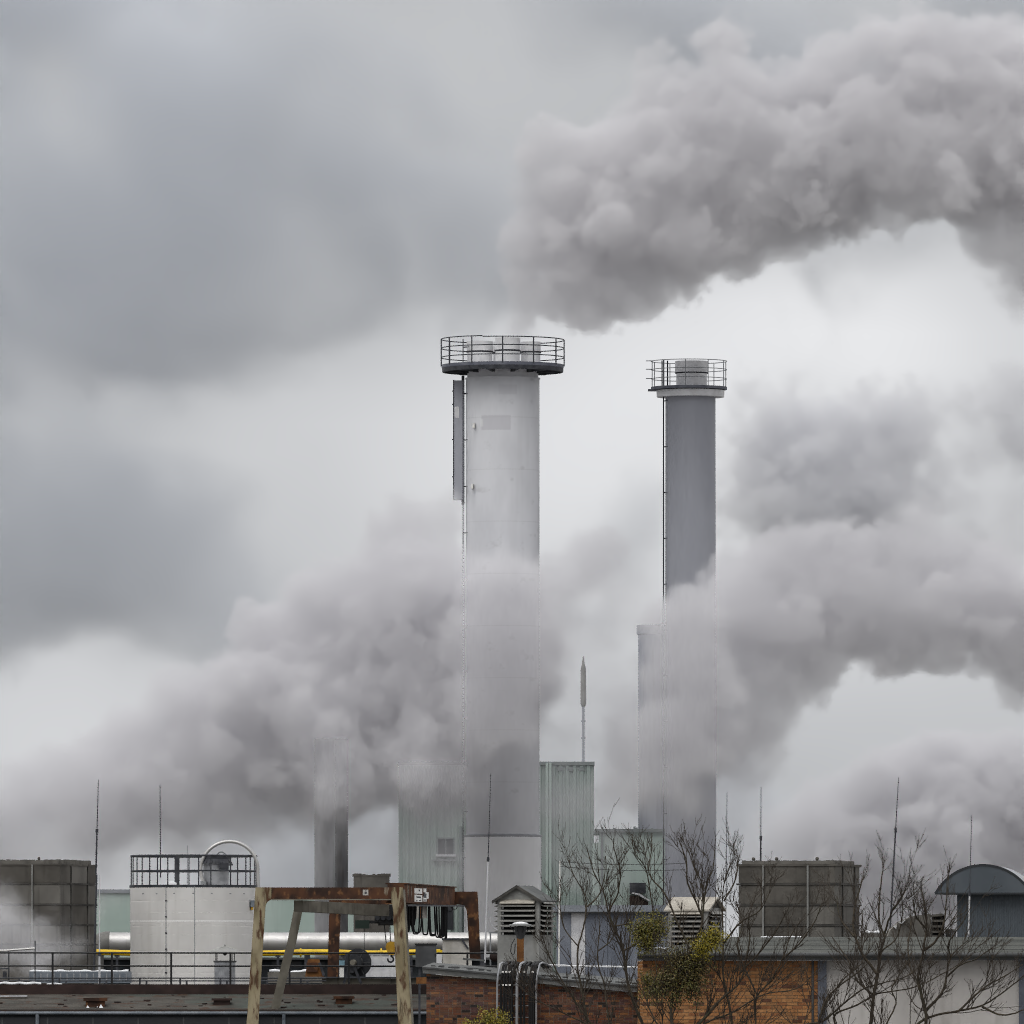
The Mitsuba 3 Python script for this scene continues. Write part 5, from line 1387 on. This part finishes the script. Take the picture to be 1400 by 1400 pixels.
MID = [(450, 1000, 60, 1, .4, -3), (450, 1010, 60, 1, .4, 3), (455, 1058, 50, 1, .5, -3), (455, 1058, 50, 1, .5, 3), (690, 835, 58, 1, .6, -4), (690, 900, 70, 1, .6, -4), (680, 960, 65, .9, .8, -4), (680, 1000, 46, .5, 1.2, -4), (935, 865, 46, .9, .8, -4), (940, 930, 60, 1, .8, -4),
       (935, 1010, 62, 1, .8, -4), (900, 1050, 50, .8, 1, -4), (610, 1060, 60, .9, .8, 3), (590, 1040, 60, 1, .6, -3), (-10, 1110, 40), (20, 1095, 30), (-60, 1120, 60),(-90, 1190, 60), (-40, 1160, 50), (10, 1140, 38), (40, 1108, 34), (80, 1075, 38), (130, 1095, 60), (155, 1035, 36), (195, 1012, 36), (215, 1070, 70), (255, 980, 42), (300, 950, 40), (300, 1030, 85), (345, 912, 34), (370, 970, 85), (400, 880, 38), (415, 850, 26),
       (450, 845, 42), (430, 930, 95), (485, 825, 40), (510, 890, 100), (530, 735, 30, .9, .5, 1.5), (520, 775, 34, .9, .6, 1), (565, 715, 34, .9, .5, 2), (605, 708, 26, .8, .5, 2.5), (590, 750, 36, .8, .8, 2), (545, 790, 45, .9), (575, 830, 75), (600, 900, 100), (640, 810, 52, .8, .8, -1), (685, 815, 55, .6, 1, -2), (700, 870, 70, .9, 1, -2),
       (690, 930, 70, .9, 1, -1.5), (120, 1120, 55), (230, 1095, 62), (330, 1055, 80), (440, 1000, 95), (540, 960, 100), (640, 920, 85), (560, 1030, 66, .9), (470, 1050, 62), (640, 1000, 62, .8, 1, -2), (440, 1070, 52, 1, .6), (470, 1090, 34, .9, .8), (420, 1100, 30, .8, .8), (20, 1155, 48, .7, .8), (380, 1065, 60, .9),
       (610, 985, 80, .9), (520, 1000, 85, .9), (400, 1035, 75, .9), (690, 1010, 46, .4, 1.4, -2), (690, 1060, 34, .16, 1.6, -2), (610, 1065, 56, .75, 1.2, -1), (560, 1080, 40, .6, 1.2, -1), (600, 1120, 40, .3, 1.4, -1), (590, 1175, 50, .32, 1.6, -1), (580, 1110, 50, .75, 1.2, -1), (560, 1150, 36, .4, 1.4, -1), (770, 1100, 56, .5, 1.6, 0), (780, 1180, 50, .35, 1.6, 0), (830, 1170, 40, .25, 1.6, 0), (640, 1190, 46, .2, 1.6, -2),
       (60, 1160, 48, .45, 1), (150, 1145, 50, .5, 1), (240, 1135, 55, .5, 1), (330, 1110, 52, .55, 1), (470, 1095, 40, .55, 1), (300, 1180, 40, .3, 1.4), (200, 1185, 40, .35, 1.4), (425, 1125, 34, .5, 1), (80, 1205, 40, .3, 1.4), (385, 1150, 26, .2, 1.2), (500, 1140, 24, .25, 1.2), (140, 1215, 36, .25, 1.4), (455, 1150, 26, .35, 1),
       (765, 800, 42, .8, .7, 2), (805, 772, 30, .9, .6, 2), (828, 752, 17, 1, .4, 2), (838, 775, 18, .7, .5, 2), (760, 845, 34, .6, .8, 2), (855, 825, 34, .35, 1, 2), (800, 855, 40, .25, 1.2, 2), (790, 940, 45, .22, 1.6, 1.5), (840, 920, 30, .3, 1.4, 1), (780, 1010, 40, .25, 1.6, 1), (775, 1090, 44, .35, 1.6, 0), (765, 1150, 40, .3, 1.6, 0), (790, 1190, 30, .25, 1.5, 0),
       (885, 960, 46, .5, 1.2, -1), (870, 1030, 48, .9, 1.2, -1), (845, 1075, 42, .75, 1.2, -1), (880, 1090, 44, .7, 1.3, -1), (930, 875, 50, .75, 1.1, -1.5), (945, 940, 58, .8, 1.2, -1.5), (940, 1020, 62, .85, 1.3, -1.5), (930, 1085, 48, .5, 1.4, -1), (960, 840, 30, .5, 1, -1), (915, 1130, 36, .25, 1.5, -1),
       (1002, 772, 17, 1, .4), (1010, 850, 60, .9), (1062, 788, 50), (1080, 850, 72), (1110, 768, 40), (1150, 830, 76), (1180, 765, 42), (1222, 785, 44), (1230, 845, 62), (1258, 722, 18, 1, .4), (1250, 745, 24), (1280, 785, 44), (1310, 830, 64), (1350, 818, 50), (1390, 850, 62),
       (1460, 860, 80), (1540, 870, 80), (1370, 905, 24, .9), (1400, 922, 30, .9), (1040, 930, 58, .9, .8), (1085, 910, 48, .9), (1020, 1000, 56, .8, 1), (1012, 1055, 42, .5, 1.2), (1030, 1105, 30, .2, 1.2), (1000, 1125, 30, .2, 1.2)]
steam('long bank of steam rising from the left across the lower half of the tallest chimney', MID, 394, -190, 1580, 655, 1262, 388, 400.6, .115, .82, 5, soft=.24, wisp=.2, grow=.8)
LOW = [(1240, 1270, 70, .8), (1340, 1270, 80, .8), (1440, 1250, 100, .9),(1240, 1095, 70), (1300, 1150, 90), (1190, 1150, 66), (1150, 1190, 60),(1085, 1150, 45, .7), (1120, 1125, 38), (1150, 1150, 60), (1165, 1100, 34), (1205, 1085, 40), (1240, 1050, 38), (1225, 1140, 70), (1270, 1040, 34), (1300, 1090, 66), (1330, 1055, 38), (1380, 1060, 48), (1380, 1130, 85), (1460, 1100, 90), (1540, 1130, 100),
       (1180, 1200, 70), (1280, 1190, 80), (1370, 1220, 80), (1100, 1200, 50, .8), (1060, 1190, 34, .4), (1190, 1260, 60, .5), (1290, 1260, 60, .35, 1.4)]
steam('rounded bank of steam rising behind the brown concrete cooling tower at the lower right', LOW, 455, 1010, 1600, 980, 1338, 449, 461, .14, .9, 8, soft=.32, wisp=.25, grow=.75, albedo=(.815, .81, .828))
FAR = [(1000, 700, 40, .7), (1090, 745, 60, 1), (1180, 755, 60, 1), (1250, 740, 50, .9), (1290, 640, 36, .5), (1050, 580, 44, .8), (1140, 575, 46, .9), (1210, 610, 60, .9), (1120, 640, 70, 1), (1190, 690, 70, 1), (1260, 580, 40, .8), (1040, 650, 44, .7), (1260, 690, 46, .6), (1180, 545, 30, .7), (1200, 720, 60, .9), (1100, 730, 60, .9), (1335, 560, 40, .5), (1385, 555, 50, .6), (1300, 690, 40, .5), (1030, 540, 30, .6), (1020, 590, 36, .6), (1060, 620, 55, .8), (1110, 590, 50, .8), (1160, 600, 55, .9), (1215, 570, 45, .9), (1250, 560, 35, .7), (1295, 555, 30, .5), (1110, 680, 80, 1), (1180, 670, 75, 1), (1080, 560, 34, .8), (1240, 600, 45, .9), (1150, 560, 30, .8), (1060, 660, 50, .9), (1050, 700, 50, .7), (1150, 740, 80, 1), (1240, 640, 40, .6),
       (1390, 555, 36, .6), (1420, 600, 60, .5), (1340, 610, 40, .3), (1230, 740, 50, .8), (1320, 760, 60, .5), (1010, 660, 40, .35), (1400, 720, 60, .2)]
steam('soft distant grey steam right of the plain grey chimney, under the big cloud', FAR, 480, 940, 1600, 480, 850, 472.5, 487.5, .17, 1.1, 11, soft=1.3, amp=1.5, grow=.8, wisp=.5, albedo=(.838, .840, .860))
WISP = [(-10, 1290, 45, .5), (25, 1275, 34, .7), (55, 1262, 24, .6), (75, 1250, 16, .4), (40, 1310, 32, .8), (85, 1300, 22, .3), (-40, 1260, 40, .4), (10, 1230, 24, .25)]
steam('thin wisp of steam in front of the left concrete cooling tower', WISP, 318.6, -90, 130, 1195, 1344, 316.6, 320.8, .06, 1.1, 13, soft=.8, amp=.8, wisp=.5)

# ------------------------------------------------------------------ ragged cloud far behind
def cloud_bank():
    lo, hi, res = np.array([-88., 970., 13.]), np.array([88., 1010., 128.]), .75
    n = np.ceil((hi - lo) / res).astype(int)
    st = (hi - lo) / n
    i = dr.arange(mi.UInt32, int(np.prod(n)))
    x = mi.Float(i % int(n[0])) * float(st[0]) + float(lo[0])
    y = mi.Float((i // int(n[0])) % int(n[1])) * float(st[1])
    z = mi.Float(i // int(n[0] * n[1])) * float(st[2]) + float(lo[2])
    w = [(mikit.fbm(x * .045 + 40 + 9 * k, y * .035, z * .05, 3) - .5) * 26 for k in range(3)]
    xa, ya, za = x + w[0], y + w[1], z + w[2]
    r1, r2, r3 = .36 * xa + .48 * ya - .80 * za, -.80 * xa + .60 * ya, .48 * xa + .64 * ya + .60 * za
    f = .5 + 1.5 * (mikit.fbm(r1 * .06 + 71, r2 * .06 + 13, r3 * .06 + 5, 6) - .5)
    b = mi.Float(.0)
    # banks of cloud: place (metres), half widths, how much cloud
    for cx, cz, rx, rz, k in ((-36, 80, 34, 12, .17), (-18, 84, 17, 11, .14), (-41, 53, 11, 8, .22), (-30, 48, 13, 5, .15), (-30, 108, 40, 10, .07), (14, 104, 24, 12, .0), (50, 108, 30, 14, .12),
                              (-18, 61, 18, 8, -.26), (-45, 67, 11, 5.5, -.12), (9, 72, 15, 16, -.24), (36, 76, 26, 9, -.19), (32, 41, 26, 10, -.32), (-42, 35, 16, 8, -.40), (46, 60, 10, 9, -.32), (-14, 45, 12, 7, -.14), (8, 44, 8, 6, -.03)):
        b += k * dr.exp(-dr.square((x + w[1] * .35 - cx) / rx) - dr.square((z + w[2] * .3 - cz) / rz))
    D = mikit.smoothstep(.47, .82, f + b) * dr.clip(.35 + 1.3 * mikit.fbm(r1 * .22 + 3, r2 * .22, r3 * .22, 4), .2, 1.3) / 1.3
    edge = mikit.smoothstep(0, 9, y) * mikit.smoothstep(40, 31, y) * mikit.smoothstep(128, 122, z) * mikit.smoothstep(13, 20, z)
    D = np.array(D * edge * 1.0).reshape(n[2], n[1], n[0]) if False else np.array(dr.detach(D * edge)).reshape(n[2], n[1], n[0])
    scene['cloud_air'] = {'type': 'heterogeneous', 'albedo': {'type': 'constvolume', 'value': {'type': 'rgb', 'value': [.845, .862, .89]}}, 'scale': .185,
                          'sigma_t': {'type': 'gridvolume', 'grid': mi.VolumeGrid(np.ascontiguousarray(D[..., None], np.float32)), 'filter_type': 'trilinear', 'to_world': T().translate(lo.tolist()).scale((hi - lo).tolist())}}
    scene['cloud_bank'] = {'type': 'cube', 'to_world': T().translate(((lo + hi) / 2).tolist()).scale(((hi - lo) / 2).tolist()), 'bsdf': {'type': 'null'}, 'interior': {'type': 'ref', 'id': 'cloud_air'}}
    labels['cloud_bank'] = {'label': 'ragged grey cloud filling the sky behind the chimneys and their steam', 'category': 'cloud', 'kind': 'stuff'}
    return D


cloud_bank()
